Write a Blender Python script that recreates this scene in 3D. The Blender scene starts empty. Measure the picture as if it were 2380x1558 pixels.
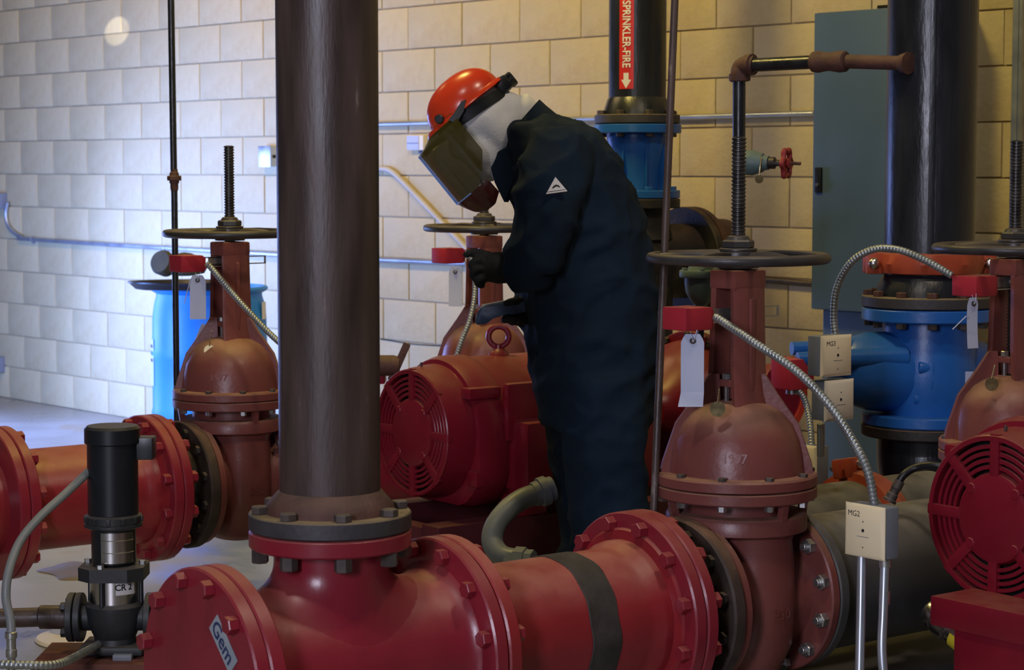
import bpy, bmesh, math, random
from mathutils import Matrix, Vector, noise
random.seed(7)
R = math.radians
# ------------------------------------------------------------------ camera
F = 4908.0; PIT = 0.0788; CAMH = 1.457; PSI = 0.918
RT = Vector((math.cos(PSI), math.sin(PSI), 0)); FW = Vector((-math.sin(PSI), math.cos(PSI), 0)); UP = Vector((0, 0, 1))
CAM = Vector((0, 0, CAMH))
CF = FW * math.cos(PIT) - UP * math.sin(PIT); CU = FW * math.sin(PIT) + UP * math.cos(PIT)
def W(px, py, d):                      # survey helper: photo bearing + measured ground distance -> world point
    tx, ty = (px - 1190) / F, (779 - py) / F
    r = RT * tx + CF + CU * ty
    return CAM + r * (d / (math.cos(PIT) + ty * math.sin(PIT)))
def Z(py, d): return W(1190, py, d).z
def seen(p, m=40):
    v = Vector(p) - CAM; y = v.dot(CF)
    if y < .2: return False
    x = 1190 + F * v.dot(RT) / y; z = 779 - F * v.dot(CU) / y
    return -m < x < 2380 + m and -m < z < 1558 + m
sc = bpy.context.scene; COL = sc.collection
cd = bpy.data.cameras.new('camera'); cam = bpy.data.objects.new('camera', cd); COL.objects.link(cam)
cam.matrix_world = Matrix.Translation(CAM) @ Matrix((RT, CU, -CF)).transposed().to_4x4()
cd.sensor_width = 36; cd.lens = 36 * F / 2380; cd.clip_end = 100
cd.dof.use_dof = True; cd.dof.focus_distance = 5.5; cd.dof.aperture_fstop = 8.0
sc.camera = cam
vs = sc.view_settings; vs.view_transform = 'Standard'; vs.look = 'None'; vs.gamma = 1; vs.exposure = 0.0; vs.use_curve_mapping = False
wd = bpy.data.worlds.new('world'); sc.world = wd; wd.use_nodes = True
wd.node_tree.nodes['Background'].inputs[0].default_value = (.62, .64, .75, 1); wd.node_tree.nodes['Background'].inputs[1].default_value = .05
def area(name, loc, target, size, power, col, sy=None, spread=180):
    l = bpy.data.lights.new(name, 'AREA'); l.energy = power; l.color = col; l.size = size; l.spread = R(spread)
    if sy: l.shape = 'RECTANGLE'; l.size_y = sy
    o = bpy.data.objects.new(name, l); COL.objects.link(o)
    d = Vector(target) - Vector(loc); o.matrix_world = Matrix.Translation(loc) @ d.to_track_quat('-Z', 'Y').to_matrix().to_4x4()
    return o
def G(X, d, z): return CAM * 0 + RT * X + FW * d + UP * z
area('daylight_doorway', G(-4.2, 9.2, .85), G(-2.5, 11.1, .55), 1.2, 135, (.175, .335, 1.0), 1.5, 105)
area('daylight_left_fill', G(-3.55, 11.6, .9), G(-1.6, 10.9, .1), 1.1, 62, (.26, .38, 1.0), 1.6, 150)  # added second area light, more blue on the left floor and pipe edges
area('daylight_window', G(-2.0, -1.5, 2.3), G(0.2, 5.5, .7), .9, 165, (.80, .80, 1.0), 1.5)
area('ceiling_lamp_warm', G(-.7, 6.9, 3.8), G(-.1, 8.5, 1.3), .5, 50, (1.0, .77, .20), .5)
area('warm_wall_fill', G(-2.7, 8.8, 4.0), G(-2.6, 10.6, 1.6), .5, 78, (1.0, .72, .30), .5)  # added area light, warms the upper left of the wall
area('ceiling_lamp_aisle', G(1.2, 4.4, 4.2), G(.6, 5.0, .3), .3, 30, (1.0, .84, .62), .3)
area('ceiling_lamp_entry', G(-.9, 3.2, 4.2), G(-.6, 4.4, .3), .3, 26, (1.0, .90, .80), .3)
# ------------------------------------------------------------------ materials
def mat(name, col, rough=.5, metal=0., var=.12, vs_=7., bump=0., bs=60., dust=0., dc=(.30, .235, .16), chip=None, chip_t=.68, cs=9., spec=.5, stretch=None, trans=0., alpha=1., rv=.08, cw=.05):
    m = bpy.data.materials.new(name); m.use_nodes = True; nt = m.node_tree; N = nt.nodes; L = nt.links
    b = N['Principled BSDF']; tc = N.new('ShaderNodeTexCoord'); src = tc.outputs['Object']
    if stretch:
        mp = N.new('ShaderNodeMapping'); mp.inputs['Scale'].default_value = stretch; L.new(src, mp.inputs[0]); src2 = mp.outputs[0]
    else: src2 = src
    n1 = N.new('ShaderNodeTexNoise'); n1.inputs['Scale'].default_value = vs_; n1.inputs['Detail'].default_value = 4; L.new(src2, n1.inputs['Vector'])
    rp = N.new('ShaderNodeValToRGB'); L.new(n1.outputs[0], rp.inputs[0])
    rp.color_ramp.elements[0].position = .3; rp.color_ramp.elements[1].position = .7
    rp.color_ramp.elements[0].color = tuple(max(0, c * (1 - var)) for c in col) + (1,); rp.color_ramp.elements[1].color = tuple(min(1, c * (1 + var)) for c in col) + (1,)
    out = rp.outputs[0]
    def mixc(fac, a, c):
        x = N.new('ShaderNodeMix'); x.data_type = 'RGBA'; L.new(fac, x.inputs[0]); L.new(a, x.inputs[6])
        if isinstance(c, tuple): x.inputs[7].default_value = c + (1,)
        else: L.new(c, x.inputs[7])
        return x.outputs[2]
    def rng(v, a, b_, lo=0., hi=1.):
        x = N.new('ShaderNodeMapRange'); L.new(v, x.inputs[0]); x.inputs[1].default_value = a; x.inputs[2].default_value = b_; x.inputs[3].default_value = lo; x.inputs[4].default_value = hi
        return x.outputs[0]
    if chip:
        n2 = N.new('ShaderNodeTexNoise'); n2.inputs['Scale'].default_value = cs; n2.inputs['Detail'].default_value = 6; n2.inputs['Roughness'].default_value = .65; L.new(src2, n2.inputs['Vector'])
        out = mixc(rng(n2.outputs[0], chip_t, chip_t + cw), out, chip)
    rsock = None
    if dust > 0:
        g = N.new('ShaderNodeNewGeometry'); sx = N.new('ShaderNodeSeparateXYZ'); L.new(g.outputs['Normal'], sx.inputs[0])
        up = rng(sx.outputs[2], .35, 1.)
        n3 = N.new('ShaderNodeTexNoise'); n3.inputs['Scale'].default_value = 14; n3.inputs['Detail'].default_value = 5; L.new(src, n3.inputs['Vector'])
        mu = N.new('ShaderNodeMath'); mu.operation = 'MULTIPLY'; L.new(up, mu.inputs[0]); L.new(rng(n3.outputs[0], .3, .65, .35 * dust, dust), mu.inputs[1])
        out = mixc(mu.outputs[0], out, dc)
        rsock = rng(mu.outputs[0], 0, 1, rough, .9)
    L.new(out, b.inputs['Base Color'])
    if rsock: L.new(rsock, b.inputs['Roughness'])
    elif rv:
        L.new(rng(n1.outputs[0], .3, .7, max(0, rough - rv), min(1, rough + rv)), b.inputs['Roughness'])
    else: b.inputs['Roughness'].default_value = rough
    b.inputs['Metallic'].default_value = metal; b.inputs['Specular IOR Level'].default_value = spec
    if trans: b.inputs['Transmission Weight'].default_value = trans
    if alpha < 1: b.inputs['Alpha'].default_value = alpha
    if bump:
        n4 = N.new('ShaderNodeTexNoise'); n4.inputs['Scale'].default_value = bs; n4.inputs['Detail'].default_value = 5; L.new(src2, n4.inputs['Vector'])
        bp = N.new('ShaderNodeBump'); bp.inputs['Strength'].default_value = bump; bp.inputs['Distance'].default_value = .004; L.new(n4.outputs[0], bp.inputs['Height']); L.new(bp.outputs[0], b.inputs['Normal'])
    return m
def add_random(m, amount):             # each block a slightly different batch
    nt = m.node_tree; N = nt.nodes; L = nt.links; b = N['Principled BSDF']; lk = b.inputs['Base Color'].links[0].from_socket
    oi = N.new('ShaderNodeObjectInfo'); mr = N.new('ShaderNodeMapRange'); L.new(oi.outputs['Random'], mr.inputs[0]); mr.inputs[3].default_value = 1 - amount; mr.inputs[4].default_value = 1 + amount
    vm = N.new('ShaderNodeVectorMath'); vm.operation = 'SCALE'; L.new(lk, vm.inputs[0]); L.new(mr.outputs[0], vm.inputs['Scale']); L.new(vm.outputs[0], b.inputs['Base Color'])
RED = (.25, .018, .032)
MT = dict(
 block=mat('painted_block', (.56, .455, .245), .75, var=.10, vs_=4.5, bump=.7, bs=45, chip=(.46, .34, .165), chip_t=.50, cs=3.4, cw=.22),
 mortar=mat('painted_mortar', (.54, .43, .24), .8, var=.12, vs_=9, bump=.6, bs=80),
 floor=mat('sealed_concrete', (.30, .30, .28), .36, var=.22, vs_=2.2, bump=.25, bs=18, chip=(.33, .29, .22), chip_t=.62, cs=1.8, rv=.18),
 red=mat('red_pipe_enamel', RED, .28, var=.14, vs_=6, bump=.12, bs=40, dust=.55, dc=(.40, .15, .11), chip=(.17, .018, .022), chip_t=.70, cs=14),
 redspool=mat('red_spool_enamel', (.28, .020, .026), .32, var=.2, vs_=5, bump=.15, bs=40, dust=.6, dc=(.46, .20, .14), chip=(.05, .04, .035), chip_t=.735, cs=8),
 valve=mat('oxide_valve_enamel', (.19, .056, .047), .36, var=.12, vs_=6, bump=.18, bs=70, dust=.8, dc=(.40, .23, .14)),
 motor=mat('red_motor_enamel', (.21, .009, .022), .30, var=.08, vs_=8, bump=.08, bs=60, dust=.45, dc=(.23, .095, .065)),
 motor_plain=mat('red_motor_enamel_clean', (.42, .022, .034), .40, var=.06),
 switch=mat('red_switch_cover', (.40, .018, .035), .55, var=.06, dust=.4, dc=(.5, .22, .15)),
 void=mat('unlit_hollow', (.012, .010, .010), .9, var=.1),
 rustpipe=mat('mill_scale_pipe', (.058, .038, .032), .42, var=.45, vs_=5, bump=.2, bs=45, stretch=(4, 4, .6), chip=(.19, .15, .13), chip_t=.66, cs=5),
 blackpipe=mat('black_steel_pipe', (.015, .017, .022), .30, var=.4, vs_=5, bump=.2, bs=40, stretch=(3, 3, .6), chip=(.06, .055, .055), chip_t=.66, cs=6),
 darkflange=mat('dark_steel_flange', (.045, .042, .045), .55, var=.3, vs_=12, bump=.3, bs=60, dust=.95, dc=(.30, .22, .11)),
 blackcast=mat('black_cast_iron', (.025, .022, .021), .6, var=.4, vs_=12, bump=.4, bs=60, dust=.75, dc=(.24, .15, .085), chip=(.075, .05, .03), chip_t=.62, cs=16),
 browncast=mat('brown_dusted_cast_iron', (.042, .028, .022), .65, var=.5, vs_=14, bump=.4, bs=60, dust=1.0, dc=(.26, .14, .075), chip=(.10, .055, .032), chip_t=.58, cs=10, cw=.12),
 rust=mat('rusted_fitting', (.082, .034, .025), .7, var=.3, vs_=18, bump=.5, bs=90, dust=.3),
 rustplate=mat('rusted_plate', (.14, .045, .028), .8, var=.5, vs_=7, bump=.5, bs=40, chip=(.32, .22, .13), chip_t=.63, cs=7),
 wheel=mat('black_handwheel', (.040, .037, .036), .40, var=.25, vs_=12, bump=.15, bs=60, dust=.45, dc=(.18, .13, .09)),
 stem=mat('greased_stem', (.075, .07, .066), .34, metal=.6, var=.3, vs_=30),
 nutdark=mat('weathered_bolt', (.075, .06, .052), .6, metal=.3, var=.3, vs_=30, dust=.5),
 zinc=mat('zinc_plate', (.50, .51, .50), .32, metal=.9, var=.12, vs_=20),
 brass=mat('brass_stamp', (.42, .34, .17), .38, metal=.9, var=.2, vs_=40),
 flex=mat('flex_conduit_steel', (.33, .36, .36), .40, metal=.75, var=.15, vs_=20),
 sealtite=mat('grey_liquidtight', (.20, .22, .22), .42, var=.1),
 emt=mat('galvanised_conduit', (.46, .50, .55), .36, metal=.7, var=.12, vs_=10),
 emtpaint=mat('painted_conduit', (.50, .45, .35), .5, var=.1),
 greybox=mat('grey_steel_box', (.20, .22, .26), .5, var=.08),
 cream=mat('cream_cover', (.88, .76, .50), .5, var=.04, dust=.2, dc=(.6, .5, .3)),
 cream2=mat('pale_cover', (.80, .73, .56), .5, var=.04),
 cabinet=mat('grey_cabinet_enamel', (.092, .150, .235), .42, var=.04, vs_=3),
 blackpl=mat('black_plastic', (.012, .012, .014), .4, var=.1),
 blue=mat('blue_valve_epoxy', (.016, .125, .46), .34, var=.10, vs_=8, bump=.15, bs=60, dust=.22, dc=(.05, .14, .38)),
 drum=mat('blue_drum_plastic', (.010, .22, .60), .45, var=.06, vs_=4),
 paper=mat('white_paper', (.50, .55, .72), .7, var=.04),
 tagink=mat('tag_grommet', (.05, .035, .03), .6, var=.1),
 pumpblack=mat('black_pump_enamel', (.010, .013, .017), .34, var=.15, dust=.35, dc=(.14, .12, .10)),
 pumpdark=mat('dark_pump_casting', (.020, .023, .027), .5, var=.2, bump=.2, dust=.5, dc=(.16, .14, .12)),
 steel=mat('brushed_stainless', (.62, .61, .59), .26, metal=1, var=.03, vs_=6, rv=0),
 orange=mat('orange_coupling_enamel', (.42, .070, .028), .45, var=.12, bump=.15, dust=.3),
 orangebright=mat('orange_guard_enamel', (.55, .05, .02), .45, var=.1),
 greypipe=mat('grey_primed_pipe', (.062, .062, .060), .5, var=.25, vs_=5, bump=.15, dust=.75, dc=(.26, .235, .185)),
 coverall=mat('navy_coverall', (.0100, .0220, .0400), .92, var=.22, vs_=6, bump=.35, bs=300, spec=.2),
 glove=mat('black_glove', (.0060, .0080, .0100), .8, var=.2, bump=.3, bs=200),
 hood=mat('white_knit_hood', (.80, .80, .80), .9, var=.04, bump=.3, bs=240),
 helmet=mat('orange_helmet_shell', (.70, .050, .012), .22, var=.03),
 helmetblack=mat('black_helmet_trim', (.010, .011, .013), .35, var=.1),
 visor=mat('tinted_visor', (.075, .062, .008), .12, var=.02, alpha=.62),
 visorred=mat('visor_chin_tint', (.07, .015, .012), .2, var=.02, alpha=.9),
 visorglint=mat('visor_edge_glint', (.25, .45, .95), .1, var=.02),
 meter=mat('blue_meter_shell', (.020, .050, .105), .45, var=.08),
 meterface=mat('grey_meter_face', (.22, .25, .26), .3, var=.2, vs_=40),
 signred=mat('label_red', (.62, .028, .022), .4, var=.03),
 signwhite=mat('label_white', (.80, .78, .76), .5, var=.02),
 ink=mat('ink', (.012, .012, .016), .6, var=.05),
 inkblue=mat('ink_navy', (.025, .04, .12), .6, var=.05),
 sticker=mat('grey_sticker', (.33, .37, .40), .45, var=.04),
 olive=mat('olive_canvas', (.06, .06, .04), .8, var=.3, bump=.4),
 teal=mat('grey_green_cast', (.10, .16, .16), .5, var=.12, dust=.4, dc=(.22, .23, .20)),
 redwheel=mat('red_small_wheel', (.28, .025, .03), .5, var=.1),
 cable=mat('black_cable', (.012, .013, .015), .4, var=.1),
 yellow=mat('yellow_label', (.62, .50, .03), .45, var=.04),
 tape=mat('black_pipe_wrap', (.045, .038, .034), .75, var=.5, vs_=14, bump=.4, chip=(.20, .03, .03), chip_t=.66, cs=9),
 chrome=mat('bright_bolt', (.62, .60, .56), .22, metal=1, var=.06),
 brownpatch=mat('brown_floor_patch', (.13, .10, .065), .6, var=.3, vs_=12),
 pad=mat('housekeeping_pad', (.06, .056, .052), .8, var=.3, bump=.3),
 frame=mat('dark_base_frame', (.075, .009, .013), .6, var=.2),
)
add_random(MT['block'], .035)
# ------------------------------------------------------------------ mesh kit
def fr(loc, d=(0, 0, 1), xh=None):                  # frame whose z axis is d
    z = Vector(d).normalized()
    x = Vector(xh) if xh else (Vector((1, 0, 0)) if abs(z.x) < .9 else Vector((0, 1, 0)))
    y = z.cross(x).normalized(); x = y.cross(z).normalized()
    return Matrix.Translation(loc) @ Matrix((x, y, z)).transposed().to_4x4()
def curve(pts, n=8, closed=False):
    P = [Vector(p) for p in pts]; out = []; k = len(P)
    for i in range(k if closed else k - 1):
        if closed: a, b, c, d = P[i - 1], P[i], P[(i + 1) % k], P[(i + 2) % k]
        else: a, b, c, d = P[max(i - 1, 0)], P[i], P[i + 1], P[min(i + 2, k - 1)]
        for j in range(n):
            t = j / n
            out.append(.5 * ((2 * b) + (c - a) * t + (2 * a - 5 * b + 4 * c - d) * t * t + (3 * b - a - 3 * c + d) * t ** 3))
    if not closed: out.append(P[-1])
    return out
def resample(pts, step):
    out = [pts[0]]; acc = 0.
    for a, b in zip(pts, pts[1:]):
        l = (b - a).length; t = step - acc
        while t <= l and l > 0: out.append(a.lerp(b, t / l)); t += step
        acc = l - (t - step)
    return out
class MB:
    def __init__(s): s.v = []; s.f = []
    def add(s, vs, fs, m=None):
        o = len(s.v); s.v += [tuple(m @ Vector(v)) if m else tuple(v) for v in vs]; s.f += [tuple(i + o for i in f) for f in fs]; return s
    def loft(s, rings, m=None, caps=True, closed=False):
        n = len(rings[0]); vs = [p for r in rings for p in r]; fs = []
        k = len(rings)
        for i in range(k if closed else k - 1):
            a, b = i * n, ((i + 1) % k) * n
            for j in range(n): fs.append((a + j, a + (j + 1) % n, b + (j + 1) % n, b + j))
        if caps and not closed: fs.append(tuple(range(n))[::-1]); fs.append(tuple(range((k - 1) * n, k * n)))
        return s.add(vs, fs, m)
    def lathe(s, prof, m=None, seg=32, caps=True, sx=1, sy=1, rot=0):
        return s.loft([[(r * sx * math.cos(rot + 2 * math.pi * j / seg), r * sy * math.sin(rot + 2 * math.pi * j / seg), z) for j in range(seg)] for r, z in prof], m, caps)
    def cyl(s, r, z0, z1, m=None, seg=24, b=0., rot=0):
        p = [(r, z0), (r, z1)] if not b else [(r - b, z0), (r, z0 + b), (r, z1 - b), (r - b, z1)]
        return s.lathe(p, m, seg, rot=rot)
    def ring(s, r0, r1, z0, z1, m=None, seg=48, b=.002):
        return s.loft([[(r * math.cos(2 * math.pi * j / seg), r * math.sin(2 * math.pi * j / seg), z) for j in range(seg)] for r, z in ((r0, z0), (r1 - b, z0), (r1, z0 + b), (r1, z1 - b), (r1 - b, z1), (r0, z1))], m, closed=True)
    def tube(s, pts, r, seg=10, closed=False, m=None, flat=1.):
        P = [Vector(p) for p in pts]; k = len(P); rings = []; nrm = None
        for i in range(k):
            if closed: t = (P[(i + 1) % k] - P[i - 1]).normalized()
            else: t = (P[min(i + 1, k - 1)] - P[max(i - 1, 0)]).normalized()
            if nrm is None: nrm = t.orthogonal().normalized()
            nrm = (nrm - t * nrm.dot(t)).normalized(); bi = t.cross(nrm)
            rr = r[i] if isinstance(r, (list, tuple)) else r
            rings.append([P[i] + (nrm * math.cos(2 * math.pi * j / seg) + bi * flat * math.sin(2 * math.pi * j / seg)) * rr for j in range(seg)])
        return s.loft(rings, m, closed=closed)
    def flex(s, pts, r, pitch=.0095, seg=10):
        p = resample(curve(pts, 24), pitch / 4); rr = [r * (.86, .97, 1.0, .97)[i % 4] for i in range(len(p))]
        return s.tube(p, rr, seg)
    def torus(s, R_, r, m=None, seg=40, ss=10, sq=1.):
        return s.loft([[((R_ + r * math.cos(2 * math.pi * j / ss)) * math.cos(a), (R_ + r * math.cos(2 * math.pi * j / ss)) * math.sin(a), r * sq * math.sin(2 * math.pi * j / ss)) for j in range(ss)] for a in [2 * math.pi * i / seg for i in range(seg)]], m, closed=True)
    def box(s, c, d, b=0., m=None, rz=0):
        bm = bmesh.new(); bmesh.ops.create_cube(bm, size=1)
        bmesh.ops.scale(bm, vec=d, verts=bm.verts)
        if b: bmesh.ops.bevel(bm, geom=bm.edges[:], offset=b, segments=2, affect='EDGES', profile=.6)
        mm = Matrix.Translation(c) @ Matrix.Rotation(rz, 4, 'Z')
        if m: mm = m @ mm
        bm.verts.index_update(); s.add([v.co for v in bm.verts], [[v.index for v in f.verts] for f in bm.faces], mm); bm.free(); return s
    def prism(s, poly, z0, z1, m=None):
        return s.loft([[(x, y, z0) for x, y in poly], [(x, y, z1) for x, y in poly]], m)
    def hexa(s, r, z0, z1, m=None, rot=0): return s.lathe([(r * .93, z0), (r, z0 + r * .08), (r, z1 - r * .1), (r * .9, z1)], m, 6, rot=rot)
    def mesh(s, name, material, ang=35):
        me = bpy.data.meshes.new(name); me.from_pydata(s.v, [], s.f)
        bm = bmesh.new(); bm.from_mesh(me); bmesh.ops.recalc_face_normals(bm, faces=bm.faces[:]); bm.to_mesh(me); bm.free()
        me.polygons.foreach_set('use_smooth', [True] * len(me.polygons)); me.set_sharp_from_angle(angle=R(ang))
        me.materials.append(MT[material] if isinstance(material, str) else material); return me
    def build(s, name, material, parent=None, loc=None, ang=35, label=None):
        o = bpy.data.objects.new(name, s.mesh(name, material, ang)); COL.objects.link(o); o.parent = parent
        if loc is not None: o.location = loc
        if label: o['label'] = label
        return o
def inst(name, me, parent=None, m=None):
    o = bpy.data.objects.new(name, me); COL.objects.link(o); o.parent = parent
    if m is not None: o.matrix_local = m
    return o
def tag(o, label, cat, group=None):
    o['label'] = label; o['category'] = cat
    if group: o['group'] = group
    return o
def thing(name, label, cat, loc=(0, 0, 0), rotz=0, group=None):
    o = bpy.data.objects.new(name, None); COL.objects.link(o); o.location = loc; o.rotation_euler = (0, 0, rotz); o.empty_display_size = .1
    return tag(o, label, cat, group)
def dup(o, parent=None):
    c = o.copy(); COL.objects.link(c); c.parent = parent
    for ch in list(o.children): dup(ch, c)
    return c
def text_mb(s, size, m, font_w=1., bold=0.):
    cu = bpy.data.curves.new('t', 'FONT'); cu.body = s; cu.size = size; cu.align_x = 'CENTER'; cu.align_y = 'CENTER'; cu.offset = bold; cu.resolution_u = 3
    o = bpy.data.objects.new('t', cu); COL.objects.link(o)
    me = bpy.data.meshes.new_from_object(o); mb = MB(); mb.add([(v.co.x * font_w, v.co.y, 0) for v in me.vertices], [tuple(p.vertices) for p in me.polygons], None)
    bpy.data.objects.remove(o); bpy.data.curves.remove(cu); bpy.data.meshes.remove(me)
    if m is not None: mb.v = [tuple(m @ Vector(v)) for v in mb.v]
    return mb
HEX = {}
def hexbolt(r, h, material, stud=0.):
    k = (r, h, material, stud)
    if k not in HEX:
        b = MB().hexa(r, 0, h)
        if stud: b.cyl(r * .52, h, h + stud, seg=10, b=.001)
        HEX[k] = b.mesh('bolt', material, 30)
    return HEX[k]
def bolts(parent, n, rad, frame, r, h, material, off=.5, name='bolt', stud=0., only=None):
    me = hexbolt(r, h, material, stud)
    for i in range(n):
        if only and i not in only: continue
        a = 2 * math.pi * (i + off) / n
        inst(name, me, parent, frame @ Matrix.Translation((rad * math.cos(a), rad * math.sin(a), 0)) @ Matrix.Rotation(random.uniform(0, 1), 4, 'Z'))
YF = lambda y, s=1, x=0, z=0: fr((x, y, z), (0, s, 0), (1, 0, 0))     # frame looking along +-y
# ------------------------------------------------------------------ setting: wall of painted blocks, floor
WA = .0712; WN = Vector((-.0711, .9974, 0)); WO = WN * 6.451; WX = Vector((.9974, .0711, 0))
def onwall(px, py, off=0.):            # point of the wall face (off = in front of it)
    tx, ty = (px - 1190) / F, (779 - py) / F; r = RT * tx + CF + CU * ty
    return CAM + r * ((6.451 - off) / r.dot(WN))
sp = bpy.data.lights.new('wall_spot', 'SPOT'); sp.energy = 5000; sp.spot_size = R(.72); sp.spot_blend = .45; sp.color = (.95, .95, 1); sp.shadow_soft_size = .003  # added narrow spot lamp, throws a small round bright patch on the wall
so = bpy.data.objects.new('wall_spot', sp); COL.objects.link(so)
_a = onwall(272, 73); _b = G(-1.4, 2.0, 3.3); so.matrix_world = Matrix.Translation(_b) @ (_a - _b).to_track_quat('-Z', 'Y').to_matrix().to_4x4()
wallm = MB().box((-3.5, .11, 2.1), (19, .2, 4.2)).mesh('wall_back', 'mortar')
wall = inst('wall_back', wallm); wall.location = WO; wall.rotation_euler = (0, 0, WA); wall['kind'] = 'structure'
bl = MB().box((0, 0, 0), (.4064 - .006, .05, .2032 - .006), .0045)
blm = bl.mesh('block', 'block', 40); rest = MB(); nb = 0
for j in range(20):
    for i in range(-2, 36):
        h = 0 if j % 2 else .5
        lx = (i - 6 + h + .5) * .4064 - 10.696 + .4064; z = (j + .5) * .2032
        p = WO + WX * lx + Vector((0, 0, z)); y = .0225 + random.uniform(-.0015, .0015)
        if seen(p, 60) and nb < 320:
            nb += 1; o = inst('block', blm, wall, Matrix.Translation((lx, y, z)) @ Matrix.Rotation(random.uniform(-.004, .004), 4, 'Z') @ Matrix.Rotation(random.uniform(-.003, .003), 4, 'Y'))
        elif -11.5 < lx < 4.5: rest.box((lx, y, z), (.4004, .05, .1972))
ro = rest.build('block_field', 'block', wall); ro['kind'] = 'stuff'
fl = MB().box((-4.5, 3.0, -.05), (22, 14, .1)).build('floor', 'floor'); fl['kind'] = 'structure'
# ------------------------------------------------------------------ run A : tee, blind flange, riser, spool, black flange
AX, AZ = -3.741, .408
t = thing('pipe_tee', 'large red flanged pipe tee carrying the brown riser in the foreground', 'pipe tee', (AX, 2.377, AZ))
b = MB(); b.lathe([(.195, -.276), (.178, -.262), (.168, -.235), (.166, -.18), (.166, .18), (.168, .225), (.178, .25), (.195, .262)], YF(0), 48)
b.build('run_barrel', 'red', t)
b = MB(); rg = []
for k in range(13):
    if k == 0: th = None
    row = []
    for j in range(64):
        a = 2 * math.pi * j / 64; c, s_ = math.cos(a), math.sin(a)
        if k == 0: row.append((.120 * c, .120 * s_, .256)); continue
        q = (k - 1) / 11 * math.pi / 2; e = 1 - math.cos(q)
        x, y = (.120 + .040 * e) * c, (.120 + .105 * e) * s_
        zs = math.sqrt(max(.1655 ** 2 - x * x, 0)); row.append((x, y, zs - .002 + (.256 - zs) * (.62 + .1 * abs(c)) * (1 - math.sin(q))))
    rg.append(row)
b.loft(rg); b.build('branch_neck', 'red', t)
MB().ring(.11, .1715, .254, .290, b=.004).build('branch_flange', 'red', t)
MB().ring(.14, .2415, -.283, -.248, YF(0), 64, .004).build('flange', 'red', t)
MB().ring(.14, .2415, .259, .293, YF(0), 64, .004).build('flange', 'red', t)
bolts(t, 12, .216, YF(.259, -1), .0185, .022, 'red')
bolts(t, 8, .149, fr((0, 0, .254), (0, 0, -1)), .019, .03, 'nutdark', name='nut')
t = thing('blind_flange', 'red blind flange with a slanted grey sticker closing the near end', 'flange', (AX, 2.377, AZ))
MB().lathe([(.001, -.318), (.2375, -.318), (.2415, -.314), (.2415, -.288), (.2375, -.284), (.001, -.284)], YF(0), 64).build('plate', 'red', t)
bolts(t, 12, .216, YF(-.318, -1), .0185, .024, 'red')
ct = W(488, 1503, 4.12); ctl = Vector((ct.x - AX, -.3195, ct.z - AZ))
sf = fr(ctl, (0, -1, 0), (1, 0, 0)) @ Matrix.Rotation(R(-45), 4, 'Z')
st = MB().box((0, 0, 0), (.112, .046, .0012), m=sf).build('sticker', 'sticker', t, label='grey sticker with dark lettering')
text_mb('Gem', .048, sf @ Matrix.Translation((-.004, 0, .0012)), bold=.0008).build('lettering', 'inkblue', st)
t = thing('riser_pipe', 'tall brown steel riser pipe bolted upright on the red tee', 'pipe', (AX, 2.377, AZ + .292))
MB().lathe([(.1065, .0), (.1065, 3.6)], None, 64).build('barrel', 'rustpipe', t)
MB().lathe([(.138, .034), (.134, .052), (.122, .066), (.112, .078), (.106, .082)], None, 48).build('weld_neck', 'rust', t)
MB().ring(.10, .1715, .0, .036, b=.003, seg=64).build('flange', 'darkflange', t)
bolts(t, 8, .149, fr((0, 0, .036)), .019, .016, 'nutdark')
t = thing('pipe_spool', 'short red pipe spool wrapped with one black band', 'pipe', (AX, 2.377, AZ))
b = MB(); b.lathe([(.162, .30), (.162, .755), (.166, .775), (.176, .79), (.178, .80), (.178, .815), (.200, .818), (.205, .825), (.205, .835)], YF(0), 64); b.build('barrel', 'redspool', t)
MB().ring(.14, .2415, .296, .330, YF(0), 64, .004).build('flange', 'redspool', t)
MB().ring(.14, .2415, .827, .862, YF(0), 64, .004).build('flange', 'red', t)
bolts(t, 12, .216, YF(.827, -1), .0185, .026, 'red')
bolts(t, 12, .216, YF(.330, 1), .019, .02, 'red', name='nut')
bd = []
for j in range(64):
    a = 2 * math.pi * j / 64; w = .002 * math.sin(a * 5) + .0015 * math.sin(a * 11 + 1)
    bd.append([(.1632 * math.cos(a), .1632 * math.sin(a), .585 + w), (.1650 * math.cos(a), .1650 * math.sin(a), .587 + w), (.1650 * math.cos(a), .1650 * math.sin(a), .668 + w * 1.4), (.1632 * math.cos(a), .1632 * math.sin(a), .670 + w * 1.4)])
MB().loft(bd, YF(0), closed=True).build('tape_band', 'tape', t, label='black weathered tape band')
def transition(x, y0, label, group):
    t = thing('reducing_flange', label, 'flange', (x, y0, AZ), group=group)
    MB().ring(.12, .2415, .864, .898, YF(0), 64, .004).build('flange', 'red', t)
    MB().lathe([(.150, .895), (.140, .92), (.136, .985)], YF(0), 40).build('neck', 'blackcast', t)
    MB().ring(.12, .213, .975, 1.012, YF(0), 64, .005).build('companion_flange', 'browncast', t)
    bolts(t, 12, .216, YF(.898, 1), .021, .022, 'red', name='nut')
    bolts(t, 12, .181, YF(.975, -1), .016, .012, 'blackcast', name='nut')
    return t
transition(AX, 2.377, 'red and black reducing flange between banded spool and front right gate valve', 'reducing flanges')
tag(MB().box((-4.42, 4.62, .03), (1.0, 1.7, .06), .01).build('dark_slab', 'pad'), 'dark slab added to darken the floor behind the dull grey pipe', 'pad')  # added slab, its dark colour stands in for the dim floor here
t = thing('pipe_support', 'dark steel saddle stand under the front right valve', 'stand', (AX, 3.55, 0))
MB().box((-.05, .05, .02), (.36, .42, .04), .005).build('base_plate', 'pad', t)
MB().box((0, .05, .11), (.22, .20, .16), .006).build('post', 'pad', t)
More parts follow.
